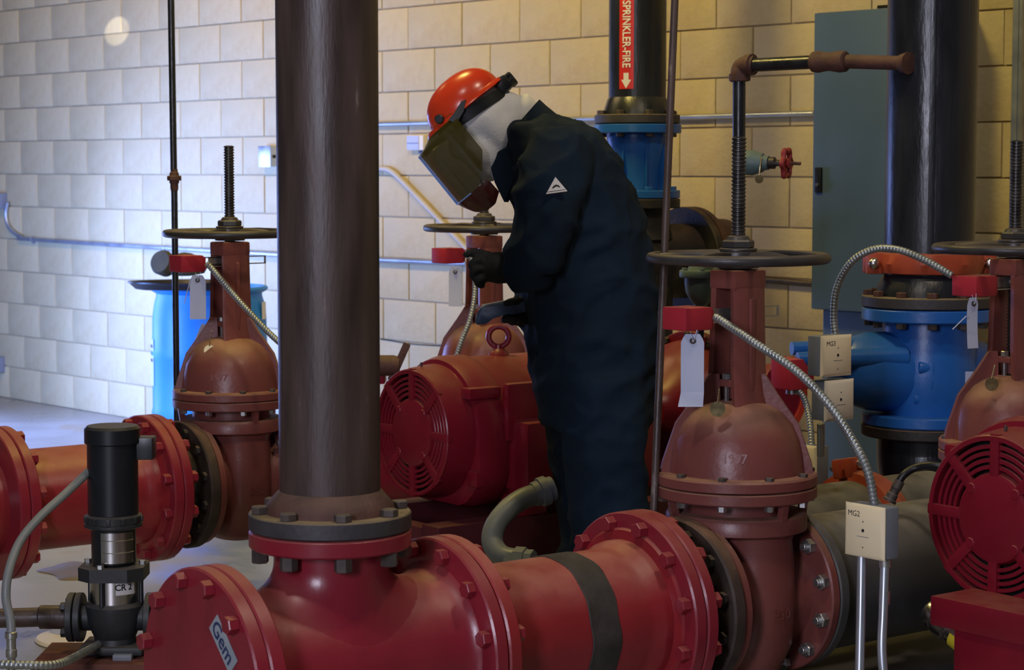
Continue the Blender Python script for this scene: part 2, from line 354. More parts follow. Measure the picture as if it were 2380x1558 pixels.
# ------------------------------------------------------------------ gate valves
def make_valve():
    t = thing('gate_valve', 'x', 'valve')
    def ell(z, a, bb, n=40, p=2.4): return [(a * abs(math.cos(u)) ** (2 / p) * (1 if math.cos(u) > 0 else -1), bb * abs(math.sin(u)) ** (2 / p) * (1 if math.sin(u) > 0 else -1), z) for u in [2 * math.pi * k / n for k in range(n)]]
    b = MB(); b.loft([ell(z, a, c) for z, a, c in [(-.20, .05, .03), (-.195, .09, .06), (-.17, .125, .085), (-.10, .160, .100), (0, .165, .105), (.10, .160, .105), (.15, .15, .108), (.178, .152, .125)]])
    b.lathe([(.145, -.16), (.13, -.11), (.128, .11), (.145, .16)], YF(0), 40)
    for sx in (-1, 1):
        for sy in (-1, 1): b.box((sx * .06, sy * .102, .03), (.016, .02, .20), .005)
    bd = b.build('body', 'valve', t)
    text_mb('250', .034, fr((.1655, .0, -.02), (1, 0, 0), (0, 1, 0)), bold=.001).build('cast_mark', 'valve', bd)
    b = MB(); b.loft([ell(z, a, c, 48, 2.0) for z, a, c in [(.168, .165, .155), (.174, .178, .168), (.205, .178, .168), (.214, .172, .162), (.216, .135, .13), (.256, .135, .13)]])
    b.prism([(.12, .21), (.19, .262), (.135, .262), (.115, .235)], -.008, .008, fr((0, 0, 0), (0, 1, 0), (-1, 0, 0)) @ Matrix.Rotation(0, 4, 'Z'))
    b.build('collar', 'valve', t)
    b = MB()
    for a in (52 + 128, 52 + 128 + 75, 52 - 55, 52 + 10):
        f = Matrix.Rotation(R(a), 4, 'Z') @ fr((0, 0, 0), (0, -1, 0), (1, 0, 0))
        b.prism([(.12, .170), (.172, .170), (.186, .262), (.168, .262), (.158, .21), (.12, .21)], -.008, .008, f)
    b.build('collar_rib', 'valve', t)
    MB().ring(.10, .197, .250, .2785, b=.003, seg=64).build('body_flange', 'valve', t)
    b = MB(); b.lathe([(.190, .2795), (.197, .283), (.197, .304), (.193, .309), (.166, .311), (.164, .33), (.160, .36), (.152, .395), (.136, .430), (.112, .458), (.085, .474), (.06, .482)], None, 64)
    bon = b.build('bonnet', 'valve', t)
    text_mb('1997', .030, fr((.113, -.113, .36), (.70, -.70, .22), (.7, .7, 0)), bold=.001).build('cast_mark', 'valve', bon)
    b = MB()
    for a in (42, 235):
        f = Matrix.Rotation(R(a), 4, 'Z') @ fr((0, 0, 0), (0, -1, 0), (1, 0, 0))
        b.prism([(.04, .44), (.12, .40), (.155, .33), (.165, .305), (.188, .305), (.182, .335), (.150, .43), (.10, .50), (.068, .55), (.045, .55)], -.011, .011, f)
    b.build('bonnet_rib', 'valve', t)
    b = MB()
    for s in (-1, 1):
        rings = []
        for z, xo, yw in [(.455, .066, .060), (.50, .056, .056), (.56, .050, .054), (.70, .047, .052), (.76, .045, .052)]:
            xi = xo - .020
            rings.append([(s * xi, -yw + .004, z), (s * (xo - .006), -yw, z), (s * xo, -yw + .010, z), (s * (xo + .001), 0, z), (s * xo, yw - .010, z), (s * (xo - .006), yw, z), (s * xi, yw - .004, z), (s * xi, 0, z)])
        b.loft(rings)
        b.box((s * .050, 0, .60), (.012, .014, .27), .004)
    b.box((0, 0, .781), (.092, .104, .046), .007)
    b.box((0, 0, .470), (.10, .10, .03), .008)
    b.build('yoke', 'valve', t)
    b = MB(); b.box((0, 0, .528), (.05, .085, .018), .004); b.cyl(.024, .49, .52)
    gl = b.build('gland', 'valve', t)
    for s in (-1, 1):
        MB().cyl(.006, .482, .552, Matrix.Translation((0, s * .034, 0)), 8).hexa(.011, .538, .552, Matrix.Translation((0, s * .034, 0))).build('gland_stud', 'zinc', t)
    p = [(.0150, .47)]
    z = .50
    while z < 1.120: p += [(.0145, z), (.0178, z + .0024), (.0178, z + .0050), (.0145, z + .0072)]; z += .0092
    p += [(.015, 1.122), (.012, 1.125)]
    MB().lathe(p, None, 20).build('stem', 'stem', t, ang=50)
    b = MB(); b.torus(.2115, .0130, Matrix.Translation((0, 0, .832)), 56, 12); b.lathe([(.05, .808), (.052, .815), (.048, .846), (.04, .85)], None, 24)
    for k in range(5):
        a = R(52.6 + 72 * k + 14); c, s_ = math.cos(a), math.sin(a)
        q = curve([(.035 * c, .035 * s_, .836), (.10 * c - .012 * s_, .10 * s_ + .012 * c, .842), (.16 * c - .010 * s_, .16 * s_ + .010 * c, .838), (.208 * c, .208 * s_, .832)], 5)
        b.tube(q, [.013, .012, .011, .010, .010] + [.0095] * 20, 8, flat=.6)
    b.build('handwheel', 'wheel', t)
    b = MB(); b.cyl(.046, .848, .856, None, 24, .002); b.hexa(.040, .856, .876); b.lathe([(.030, .876), (.026, .884), (.019, .887)], None, 20)
    b.build('stem_nut', 'wheel', t)
    for y in (-1, 1):
        MB().ring(.11, .203, .132 * 1, .160, YF(0, y), 64, .004).build('end_flange', 'valve', t)
    bolts(t, 12, .181, YF(.132, -1), .019, .020, 'zinc', name='flange_nut', stud=.012)
    bolts(t, 10, .1815, fr((0, 0, .309)), .0115, .009, 'nutdark', name='bonnet_bolt')
    bolts(t, 10, .1815, fr((0, 0, .250), (0, 0, -1)), .0115, .014, 'zinc', name='bonnet_nut')
    # stamped disc on a bead chain
    return t
vA = make_valve(); vA.location = (AX, 3.552, AZ)
BX = -6.2
tag(vA, 'oxide red gate valve in the right foreground, tag hanging folded beside its yoke', 'valve', 'rising stem gate valves')
vB = dup(vA); vB.location = (BX, 3.55, AZ); tag(vB, 'oxide red gate valve in front of the blue drum', 'valve', 'rising stem gate valves')
vC = dup(vA); vC.location = (AX, 4.587, AZ); tag(vC, 'oxide red gate valve cut off by the right edge of the photo', 'valve', 'rising stem gate valves')
vD = dup(vA); vD.location = (BX, 4.613, AZ); tag(vD, 'oxide red gate valve behind the lifting eye, under the worker\'s hands', 'valve', 'rising stem gate valves')
for v, r_ in ((vB, 20), (vC, 45), (vD, -25)):
    for ch in v.children:
        if ch.name.startswith('handwheel'): ch.rotation_euler = (0, 0, R(r_))
# ------------------------------------------------------------------ supervisory switches, tags, discs
def make_switch():
    t = thing('tamper_switch', 'x', 'switch')
    b = MB(); b.box((0, 0, 0), (.085, .085, .055), .005); b.build('cover', 'switch', t)
    b = MB(); b.box((0, .048, 0), (.07, .012, .045), .003); b.cyl(.005, 0, .004, fr((.0, .054, .010), (0, 1, 0)), 8)
    b.build('end_plate', 'switch', t)
    b = MB()
    for z in (-.0, ):
        b.box((.004, .175, -.006), (.003, .25, .004)); b.box((.004, .175, .018), (.003, .25, .004)); b.box((.004, .298, .006), (.003, .006, .028)); b.box((.004, .13, .006), (.003, .10, .026)); b.box((.012, .12, -.012), (.03, .14, .002))
    b.cyl(.006, 0, .010, fr((.006, .15, .006), (1, 0, 0)), 10)
    b.build('mounting_bracket', 'zinc', t)
    return t
sA = make_switch(); sA.location = (AX, 3.552 - .165, 1.100); 
tag(sA, 'red tamper switch box above the folded white tag', 'switch', 'red tamper switches')
sB = dup(sA); tag(sB, 'red tamper switch box in front of the blue drum', 'switch', 'red tamper switches'); sB.location = (BX, 3.55 - .165, 1.143)
sC = dup(sA); tag(sC, 'red tamper switch box in front of the right riser\'s blue valve', 'switch', 'red tamper switches'); sC.location = (AX, 4.587 - .165, 1.143)
sD = dup(sA); tag(sD, 'red tamper switch box against the wall left of the worker\'s gloves', 'switch', 'red tamper switches'); sD.location = (BX, 4.613 - .165, 1.143)
for ch in sA.children:
    if ch.name.startswith('cover') or ch.name.startswith('end_plate'): pass
def make_tag(label, top, h=.145, w=.052, fold=0., rz=0., twist=0., string=None):
    t = thing('inspection_tag', label, 'tag', top, rz, 'white inspection tags')
    n = 14; b = MB(); rows = []
    for i in range(n + 1):
        u = i / n; ww = w / 2 * (1 if u > .12 else .62 + .38 * u / .12); bend = .004 * math.sin(u * 3.0 + .4)
        y = bend; z = -u * h
        rows.append([(-ww, y + twist * ww, z), (ww, y - twist * ww, z), (ww, y - twist * ww + .0008, z), (-ww, y + twist * ww + .0008, z)])
    b.loft(rows); b.build('card', 'paper', t, ang=60)
    if fold:
        y = .004 * math.sin(3.4)
        MB().loft([[(-w / 2, y, -h), (w / 2, y, -h), (w / 2, y + .0008, -h), (-w / 2, y + .0008, -h)], [(-w / 2 - .008, y - .02, -h - fold), (w / 2 - .004, y - .02, -h - fold), (w / 2 - .004, y - .019, -h - fold), (-w / 2 - .008, y - .019, -h - fold)]]).build('folded_end', 'paper', t)
    MB().ring(.003, .0075, 0, .0016, fr((0, .0, -.016), (0, -1, 0)), 16, .0003).build('grommet', 'tagink', t)
    MB().tube(curve([(-.006, 0, .008), (-.002, -.003, -.006), (.001, -.003, -.017), (.006, -.002, -.004), (.010, .002, .010)], 6), .0008, 5).build('string', 'paper', t)
    return t
VR_ = PSI   # cards hang roughly square to the aisle
make_tag('white tag with a folded end under the front right switch box', W(1610, 777, 4.99), .139, .055, .032, VR_, .0)
make_tag('white tag in front of the blue drum', W(459, 640, 6.93), .145, .053, 0, VR_, .0)
make_tag('white tag in front of the right blue valve', W(2263, 692, 5.59), .135, .036, 0, VR_ + .5, .0)
make_tag('white tag hanging against the tan wall left of the worker', W(1058, 622, 7.56), .140, .050, 0, VR_ - .2, .1)
for i, (a, b_, d, l) in enumerate([((443, 648), (428, 706), 6.93, 'loose white tie end beside the tag before the blue drum'), ((2246, 735), (2214, 766), 5.56, 'loose white tie end beside the tag near the right blue valve')]):
    tag(MB().tube([W(*a, d), W(*b_, d)], .0016, 6).build('tie_end', 'paper'), l, 'string', 'loose tag ties')
def disc(label, px, py, d, top):
    t = thing('stamped_disc', label, 'disc', W(px, py, d), PSI, 'stamped valve discs')
    MB().cyl(.0185, -.0008, .0008, fr((0, 0, 0), (.1, -1, .1)), 24).build('disc', 'brass', t)
    p = W(*top, d) - W(px, py, d); p = Matrix.Rotation(-PSI, 3, 'Z') @ p
    n = 9; b = MB()
    for i in range(n): 
        q = Vector((0, 0, .017)).lerp(p, i / (n - 1)); b.lathe([(.0005, -.0026), (.0024, -.001), (.0024, .001), (.0005, .0026)], Matrix.Translation(q), 8)
    b.build('bead_chain', 'brass', t)
disc('round brass disc on a chain resting on the front right bonnet', 1668, 951, 4.98, (1672, 905))
disc('dark round disc on a chain on the far right bonnet', 2305, 893, 5.62, (2312, 850))
disc('small disc and chain hanging from the valve before the drum', 487, 815, 6.98, (492, 770))
tag(MB().box((0, 0, 0), (.045, .0012, .07), .0).build('paper_slip', 'paper', None, W(473, 780, 7.15)), 'pinkish paper slip tucked behind the valve before the drum', 'tag').rotation_euler = (0, R(25), PSI + .6)
tag(MB().box((0, 0, 0), (.03, .0012, .05), .0).build('paper_slip', 'paper', None, W(2256, 885, 5.78)), 'paper slip tucked behind the right edge valve', 'tag').rotation_euler = (0, 0, PSI)
# ------------------------------------------------------------------ run B pipe
t = thing('pipe_spool', 'long red pipe entering from the left edge behind the black pump', 'pipe', (BX, 2.377, AZ))
MB().lathe([(.162, -.60), (.162, .755), (.168, .775), (.178, .79), (.180, .815), (.205, .825), (.205, .835)], YF(0), 64).build('barrel', 'redspool', t)
MB().ring(.14, .2415, .827, .862, YF(0), 64, .004).build('flange', 'red', t)
bolts(t, 12, .216, YF(.827, -1), .0185, .026, 'red')
fy = .72 - .02
yl = (W(44, 1200, 6.55)).y
t2 = thing('pipe_tee', 'red flanged tee end at the far left edge of the photo', 'pipe tee', (BX, 2.377, AZ))
MB().ring(.163, .2415, yl - 2.377 - .035 - .04, yl - 2.377 - .04, YF(0), 64, .004).build('flange', 'red', t2)
MB().ring(.163, .2415, yl - 2.377 - .038, yl - 2.377 - .003, YF(0), 64, .004).build('flange', 'red', t2)
bolts(t2, 12, .216, YF(yl - 2.377 - .003, 1), .021, .022, 'red', name='nut')
transition(BX, 2.377, 'red and black reducing flange before the drum-side gate valve', 'reducing flanges')
# line from valve A to valve C, line from B to D
def link(x, y0, y1, rad, mt, label):
    t = thing('connecting_pipe', label, 'pipe', (x, y0, AZ), group='pipes between valve pairs')
    MB().lathe([(.13, 0), (rad, .02), (rad, y1 - y0)], YF(0), 48).build('barrel', mt, t); MB().ring(.12, .203, -.002, .03, YF(0), 56, .004).build('flange', mt, t)
    return t
link(AX, 3.716, 4.42, .172, 'greypipe', 'dull grey pipe running right behind the cream MG2 box')
link(BX, 3.714, 4.45, .162, 'red', 'red pipe hidden behind the brown riser')
# grooved couplings
def coupling(label, loc, ax, rad, rot=0, w=.055, bolt_ang=(90, 270)):
    t = thing('grooved_coupling', label, 'coupling', loc, group='orange grooved couplings')
    f = fr((0, 0, 0), ax) @ Matrix.Rotation(rot, 4, 'Z')
    for k in (0, 1):
        b = MB(); rings = []
        for i in range(25):
            a = R(6 + 168 * i / 24 + 180 * k)
            c, s = math.cos(a), math.sin(a)
            bump = .007 if (i // 3) % 2 else 0
            rings.append([((rad - .002) * c, (rad - .002) * s, -w / 2), ((rad + .022) * c, (rad + .022) * s, -w / 2 + .004), ((rad + .026 + bump) * c, (rad + .026 + bump) * s, 0), ((rad + .022) * c, (rad + .022) * s, w / 2 - .004), ((rad - .002) * c, (rad - .002) * s, w / 2)])
        b.loft(rings); b.build('half_housing', 'orange', t)
    for a in (0, 180):
        m = f @ Matrix.Rotation(R(a), 4, 'Z') @ Matrix.Translation((rad + .034, 0, 0)) @ (Matrix.Rotation(math.pi, 4, 'X') if a else Matrix.Identity(4))
        b = MB(); b.box((0, -.024, 0), (.058, .030, w), .008); b.box((0, .024, 0), (.058, .030, w), .008); b.build('bolt_pad', 'orange', t).matrix_local = m
        b = MB(); b.lathe([(.0165, 0), (.0175, .006), (.0165, .013), (.012, .018), (.005, .0205), (.0005, .021)], fr((.006, -.039, 0), (0, -1, 0)), 20)
        b.build('bolt_head', 'chrome', t).matrix_local = m
        b = MB(); b.cyl(.0095, -.045, .075, fr((.006, 0, 0), (0, 1, 0)), 12); b.hexa(.016, 0, .016, fr((.006, .039, 0), (0, 1, 0)))
        b.build('bolt_shank', 'zinc', t).matrix_local = m
    for ch in t.children:
        if ch.name.startswith('half'): ch.matrix_local = f
    return t
coupling('orange grooved coupling behind the dull grey pipe, beside the MG2 box', (-4.17, 4.45, .40), (0, -1, 0), .165, R(102), .075)
t = thing('suction_stub', 'grey pipe stub under the orange coupling behind the MG2 box', 'pipe', (-4.17, 4.45, .40))
MB().lathe([(.162, -.55), (.164, -.1), (.164, .30)], YF(0), 44).build('barrel', 'greypipe', t)
# ------------------------------------------------------------------ motors
def make_motor():
    t = thing('electric_motor', 'x', 'motor')
    b = MB()
    b.ring(.183, .197, -.008, .012, YF(0, -1), 64, .003)
    for r0 in (.121, .137, .153, .169): b.ring(r0 - .0048, r0 + .0048, -.004, .006, YF(0, -1), 64, .0015)
    for k in range(8):
        a = R(45 * k); b.box((.15, 0, .003), (.10, .027, .016), .004, YF(0, -1) @ Matrix.Rotation(a, 4, 'Z'))
    b.build('fan_grille', 'motor', t)
    b = MB().lathe([(.001, .013), (.095, .013), (.104, .009), (.110, -.004), (.110, -.010)], YF(0, -1), 48)
    for k in range(4):
        a = R(45 + 90 * k); b.cyl(.013, .008, .015, YF(0, -1) @ Matrix.Translation((.092 * math.cos(a), .092 * math.sin(a), 0)), 14, .002)
    b.build('hub_disc', 'motor', t)
    MB().cyl(.187, .035, .038, YF(0), 48).build('fan_hollow', 'void', t)
    b = MB(); b.lathe([(.197, -.004), (.202, .02), (.206, .06), (.210, .10), (.205, .102), (.19, .10), (.188, .0)], YF(0), 64, caps=False)
    b.build('fan_shroud', 'motor', t)
    # end bell with hood and ears
    def hoodsec(y, r, s, n=40):
        out = []
        for i in range(n):
            a = 2 * math.pi * i / n; c, q = math.cos(a), math.sin(a)
            k = 1 / max(abs(c), abs(q)) if q < 0 else 1
            k = min(k, 1.16)
            out.append((r * k * c * s, y, r * k * q))
        return out
    b = MB(); b.loft([hoodsec(.085, .200, 1), hoodsec(.09, .222, 1), hoodsec(.12, .232, 1), hoodsec(.19, .232, 1), hoodsec(.20, .226, 1)])
    for a in (35, 145):
        b.box((.23 * math.cos(R(a)), .12, .23 * math.sin(R(a))), (.05, .12, .035), .008)
    b.box((.20, .10, -.13), (.05, .05, .05), .008)
    b.build('end_bell', 'motor', t)
    b = MB(); b.loft([hoodsec(.195, .212, 1), hoodsec(.20, .224, 1), hoodsec(.60, .224, 1), hoodsec(.615, .21, 1), hoodsec(.63, .16, 1)])
    b.box((.12, .33, -.06), (.26, .26, .22), .012); b.build('frame', 'motor', t)
    b = MB(); b.box((.228, .47, .06), (.01, .20, .085), .003); b.build('air_slot', 'void', t)
    b = MB(); b.box((.228, .255, .07), (.035, .15, .18), .014); b.build('hood_rib', 'motor', t)
    b = MB(); b.box((.262, .31, -.075), (.10, .21, .235), .010); b.build('terminal_housing', 'motor', t)
    jb = MB(); jb.prism([(.0, -.105), (.155, -.120), (.155, .075), (.03, .095), (.0, .09)], -.005, .115, fr((.30, .405, -.055), (1, 0, .0), (0, 1, 0)))
    jb.box((.36, .50, -.045), (.13, .010, .215), .003)
    jb.build('junction_box', 'motor', t)
    for fx_, fy_ in ((.20, .27), (.20, .52), (-.20, .27), (-.20, .52)): MB().box((fx_, fy_, -.235), (.11, .11, .035), .006).box((fx_ * .82, fy_, -.20), (.02, .10, .09), .004).build('foot', 'motor', t)
    MB().hexa(.012, -.217, -.203, Matrix.Translation((.225, .28, 0))).build('foot_bolt', 'zinc', t)
    b = MB(); b.torus(.032, .0095, fr((0, .33, .282), (.78, -.62, 0)), 32, 10); b.lathe([(.034, .222), (.028, .234), (.016, .244), (.014, .256)], Matrix.Translation((0, .33, 0)), 20)
    b.build('lifting_eye', 'motor', t)
    b = MB().cyl(.004, .20, .212, Matrix.Translation((0, .03, .004)), 8).build('shroud_screw', 'nutdark', t)
    return t
mo1 = make_motor(); mo1.location = (-5.34, 3.70, .642); tag(mo1, 'red electric motor with a lifting eye left of the worker', 'motor', 'red pump motors')
mo2 = dup(mo1); mo2.location = (-3.19, 3.86, .642); tag(mo2, 'red electric motor fan end at the lower right edge', 'motor', 'red pump motors')
tag(MB().box((0, 0, 0), (.05, .06, .001)).build('sticker', 'yellow', mo2, (.05, .16, .2275)), 'yellow sticker', '') if False else None
sk = MB().box((.06, .15, .2262), (.06, .05, .004)).build('warning_sticker', 'yellow', mo2, label='yellow warning sticker')
# base frames and concrete pads below the pump sets
for x, y, l in ((-5.34, 3.78, 'dark red steel base frame under the motor beside the worker'), (-3.19, 3.94, 'dark red steel base frame under the right edge motor')):
    t = thing('base_frame', l, 'frame', (x, y, 0), group='pump base frames')
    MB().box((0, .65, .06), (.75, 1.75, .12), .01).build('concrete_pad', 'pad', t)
    near = x > -4
    for s in (-1, 1): MB().box((s * .22, .75 if near else .45, .255), (.09, 1.2 if near else 1.25, .27), .008).build('rail', 'frame', t)
    if near:
        MB().box((.15, -.21, .26), (.30, .02, .28), .004).build('end_plate', 'motor', t); MB().box((.125, -.16, .435), (.37, .15, .07), .006).build('sole_plate', 'motor', t)
    else: MB().box((0, -.15, .26), (.36, .06, .24), .006).build('cross_member', 'frame', t)
# pump behind motor 1
def make_pump(loc, label):
    t = thing('fire_pump', label, 'pump', loc, group='red fire pumps')
    MB().lathe([(.08, -.20), (.10, -.16), (.17, -.12), (.225, -.06), (.235, 0), (.225, .06), (.17, .12), (.10, .16), (.08, .2)], YF(0), 48).build('volute', 'motor', t)
    b = MB(); b.ring(.10, .262, -.018, .018, YF(0), 56, .004); b.build('casing_flange', 'motor', t)
    bolts(t, 14, .248, YF(-.018, -1), .013, .014, 'nutdark', name='casing_bolt')
    MB().box((0, 0, -.195), (.36, .22, .11), .012).build('pedestal', 'motor', t)
    MB().cyl(.03, -.38, -.19, YF(0), 20).build('shaft', 'nutdark', t)
    MB().box((-.0, -.3, -.10), (.2, .14, .28), .01).build('bearing_bracket', 'motor', t)
    return t
make_pump((-5.34, 4.86, .642), 'red fire pump casing behind the front right valve yoke')
pt = thing('air_release_valve', 'small grey green air valve behind the front right yoke', 'valve', W(1628, 700, 7.1), PSI)
b = MB(); b.lathe([(.012, -.07), (.022, -.06), (.022, -.012), (.034, 0), (.050, .03), (.054, .06), (.054, .078), (.07, .08), (.072, .084), (.072, .100), (.07, .104), (.045, .106), (.04, .118), (.02, .122), (.018, .132), (.006, .134)], None, 28); b.build('bowl', 'teal', pt)
bolts(pt, 6, .061, fr((0, 0, .104)), .008, .007, 'teal', name='cap_bolt')
MB().tube(curve([(.0, 0, -.06), (0, 0, -.12), (-.02, 0, -.2)], 6), .012, 8).build('nipple', 'blackpipe', pt)
# orange guard, far switch and black hose behind the valve
t = thing('coupling_guard', 'bright orange guard arc just right of the front right yoke', 'guard', W(1795, 915, 6.6), 0)
MB().loft([[(0.0, r * math.cos(a), r * 1.15 * math.sin(a)) for r in (.085, .105)] + [(.05, r * math.cos(a), r * 1.15 * math.sin(a)) for r in (.105, .085)] for a in [R(-80 + 160 * i / 20) for i in range(21)]]).build('hoop', 'orangebright', t)
MB().lathe([(.08, -.02), (.085, .0), (.085, .04)], fr((0, 0, 0), (1, 0, 0)), 30, sy=1.15).build('guard_drum', 'motor', t)
gz = W(1795, 915, 6.6).z; MB().box((.01, 0, -.10 - (gz - .10) / 2 + .02), (.05, .06, gz - .10 + .04), .004).build('guard_post', 'frame', t)
t = thing('tamper_switch', 'red switch box behind the flexible conduit, left of the MG3 box', 'switch', W(1842, 868, 6.3), 0, 'red tamper switches')
MB().box((0, 0, 0), (.085, .10, .092), .006).build('cover', 'switch', t)
MB().tube([(0, .0, -.04), (.0, .0, -.062)], .02, 12).build('hub', 'zinc', t)
# ------------------------------------------------------------------ risers with blue check valves
def riser(loc, rad, frad, z1, label, ztop=4.3):
    t = thing('riser_pipe', label, 'pipe', (loc[0], loc[1], z1))
    MB().lathe([(rad, .02), (rad, ztop - z1)], None, 56).build('barrel', 'blackpipe', t)
    MB().lathe([(rad * 1.2, .034), (rad * 1.17, .05), (rad * 1.05, .09), (rad, .10)], None, 48).build('weld_neck', 'blackpipe', t)
    MB().ring(rad * .8, frad, 0, .034, None, 56, .003).build('flange', 'darkflange', t)
    return t
d1 = 8.08; p1 = W(1481, 290, d1); zf1 = Z(288, d1)
t = riser(p1, .1095, .1715 * .95, zf1, 'dark riser pipe with a red sprinkler label behind the worker')
bolts(t, 8, .143, fr((0, 0, .034)), .017, .016, 'nutdark')
# sprinkler label wraps the pipe
def wrap(mb, rad, ac, z0, flip=True):
    mb.v = [((rad + p[2]) * math.cos(ac + p[0] / rad), (rad + p[2]) * math.sin(ac + p[0] / rad), z0 + p[1]) for p in mb.v]; return mb
facing = math.atan2(-p1.y, -p1.x)
ac = facing - math.asin(-.042 / .1095) * -1
lw = .058; zl0 = Z(209, d1) - zf1; zl1 = Z(-14, d1) - zf1
b = MB(); n = 8
g = [[((i / n - .5) * lw, z, h) for i in range(n + 1)] for z, h in ((zl0, .0004), (zl0, .0016), (zl1, .0016), (zl1, .0004))]
vs_ = [p for r_ in g for p in r_]; fs_ = [(r_ * (n + 1) + i, r_ * (n + 1) + i + 1, (r_ + 1) * (n + 1) + i + 1, (r_ + 1) * (n + 1) + i) for r_ in range(3) for i in range(n)]
b.add(vs_, fs_); wrap(b, .1095, ac, 0); lb = b.build('pipe_label', 'signred', t, label='red label reading SPRINKLER-FIRE')
ztx = (Z(6, d1) + Z(160, d1)) / 2 - zf1
tm = text_mb('SPRINKLER-FIRE', .044, None, 1, .0008)
w_ = max(v[0] for v in tm.v) - min(v[0] for v in tm.v); hh = Z(6, d1) - Z(160, d1)
tm.v = [(v[1] * 1.0, -v[0] * hh / w_, .0038) for v in tm.v]; tm.v = [(v[0], v[1] + ztx, v[2]) for v in tm.v]
wrap(tm, .1095, ac, 0).build('lettering', 'signwhite', lb)
za = Z(172, d1) - zf1; zb = Z(209, d1) - zf1; zm = Z(188, d1) - zf1
ar = MB(); ar.add([(-.010, za, .0022), (.010, za, .0022), (.010, zm, .0022), (.020, zm, .0022), (0, zb + .002, .0022), (-.020, zm, .0022), (-.010, zm, .0022)], [tuple(range(7))])
wrap(ar, .1095, ac, 0).build('arrow', 'signwhite', lb)
# blue check valve under riser 1
t = thing('check_valve', 'blue flanged check valve under the labelled riser', 'valve', (p1.x, p1.y, zf1))
MB().ring(.08, .168, -.036, -.003, None, 56, .003).build('top_flange', 'blue', t)
zb_ = Z(458, d1) - zf1
b = MB(); b.lathe([(.115, -.034), (.118, -.06), (.112, -.10), (.098, -.18), (.095, zb_ + .02), (.10, zb_)], None, 48)
for k in range(8):
    a = R(22 + 45 * k); b.box((.108 * math.cos(a), .108 * math.sin(a), (zb_ - .04) / 2), (.02, .006, -zb_ - .06), .001, None, a)
b.build('body', 'blue', t)
MB().ring(.08, .165, zb_ - .004, zb_ + .026, None, 56, .003).build('bottom_flange', 'blue', t)
bolts(t, 8, .143, fr((0, 0, -.036), (0, 0, -1)), .016, .014, 'nutdark', name='nut')
bolts(t, 8, .143, fr((0, 0, zb_ + .026)), .016, .014, 'blue', name='nut')
zt = zf1 + zb_
t = thing('pipe_tee', 'black flanged header tee under the labelled riser', 'pipe tee', (p1.x, p1.y, zt))
MB().ring(.08, .165, -.042, -.006, None, 48, .003).build('top_flange', 'blackcast', t)
MB().lathe([(.115, -.04), (.12, -.09), (.14, -.16)], None, 40).build('branch', 'blackcast', t)
MB().lathe([(.155, -.24), (.145, -.2), (.145, .24), (.155, .28)], YF(0, 1, 0, -.25), 48).build('run', 'blackcast', t)
for y in (-.28, .235): MB().ring(.12, .21, y, y + .034, YF(0, 1, 0, -.25), 56, .003).build('run_flange', 'blackcast', t)
MB().lathe([(.14, .27), (.21, .275), (.21, .30), (.165, .305), (.16, .45)], YF(0, 1, 0, -.25), 48).build('outlet', 'rust', t)
MB().lathe([(.14, -.9 + .0), (.14, -.25)], None, 40).build('drop', 'blackcast', t)
# riser 2
d2 = 6.47; p2 = W(2163, 400, d2); zf2 = Z(712, d2)
t = riser(p2, .1365, .203, zf2, 'wide black riser pipe at the right, before the grey cabinet')
bolts(t, 12, .181, fr((0, 0, .034)), .017, .016, 'rust')
b = MB(); b.box((0, 0, 0), (.004, .003, 1.0))
sa = math.atan2(-p2.y, -p2.x) + .02
MB().box((.1368 * math.cos(sa), .1368 * math.sin(sa), 1.2), (.008, .018, 2.2), .002, None, sa).build('weld_seam', 'blackpipe', t)
ch = MB(); fm = fr((0, 0, 0), (math.cos(sa), math.sin(sa), 0))
MB().tube([(.140 * math.cos(sa - .22), .140 * math.sin(sa - .22), Z(655, d2) - zf2), (.140 * math.cos(sa - .03), .140 * math.sin(sa - .03), Z(652, d2) - zf2)], .002, 5).build('chalk_mark', 'cream2', t)
coupling('orange grooved coupling around the wide black riser', (p2.x, p2.y, Z(611, d2)), (0, 0, 1), .1365, PSI, .066)
t = thing('check_valve', 'blue swing check valve under the wide black riser', 'valve', (p2.x, p2.y, zf2))
MB().ring(.1, .203, -.042, -.003, None, 56, .004).build('top_flange', 'blue', t)
zc = Z(868, d2) - zf2; zbf = Z(958, d2) - zf2
MB().lathe([(.135, -.04), (.138, -.08), (.15, zc + .06), (.16, zc), (.15, zbf + .05), (.14, zbf)], None, 48).build('body', 'blue', t)
axd = Vector((-RT.x * .97 - FW.x * .25, -RT.y * .97 - FW.y * .25, .06)).normalized()
b = MB(); b.lathe([(.10, -.19), (.105, -.18), (.118, -.05), (.135, .02), (.138, .04), (.120, .05), (.124, .12), (.120, .20), (.10, .27), (.055, .31), (.002, .32)], fr((0, 0, zc), axd), 48, sx=1.0, sy=1.0)
b.build('swing_chamber', 'blue', t)
b = MB(); b.ring(.10, .150, .015, .060, fr((0, 0, zc), axd), 48, .006); b.build('cover_flange', 'blue', t)
fa = fr((0, 0, zc), axd)
for k in range(8): MB().lathe([(.020, .055), (.020, .085), (.017, .092), (.004, .093)], fa @ Matrix.Rotation(R(45 * k + 10), 4, 'Z') @ Matrix.Translation((.126, 0, 0)), 14).build('cover_boss', 'blue', t)
MB().tube([fa @ Vector((0.09, .05, .12)), fa @ Vector((.07, .03, .46))], [.035, .022], 14).tube([fa @ Vector((0.03, .08, .12)), fa @ Vector((.02, .06, .46))], [.03, .02], 14).build('lever_arm', 'blue', t)
MB().ring(.1, .200, zbf - .034, zbf, None, 56, .004).build('bottom_flange', 'blue', t)
text_mb('200', .045, fa @ fr((-.118, .0, -.10), (-1, 0, .1), (0, 0, -1)), bold=.001).build('cast_mark', 'blue', t)
bolts(t, 12, .181, fr((0, 0, -.042), (0, 0, -1)), .016, .018, 'nutdark', name='nut')
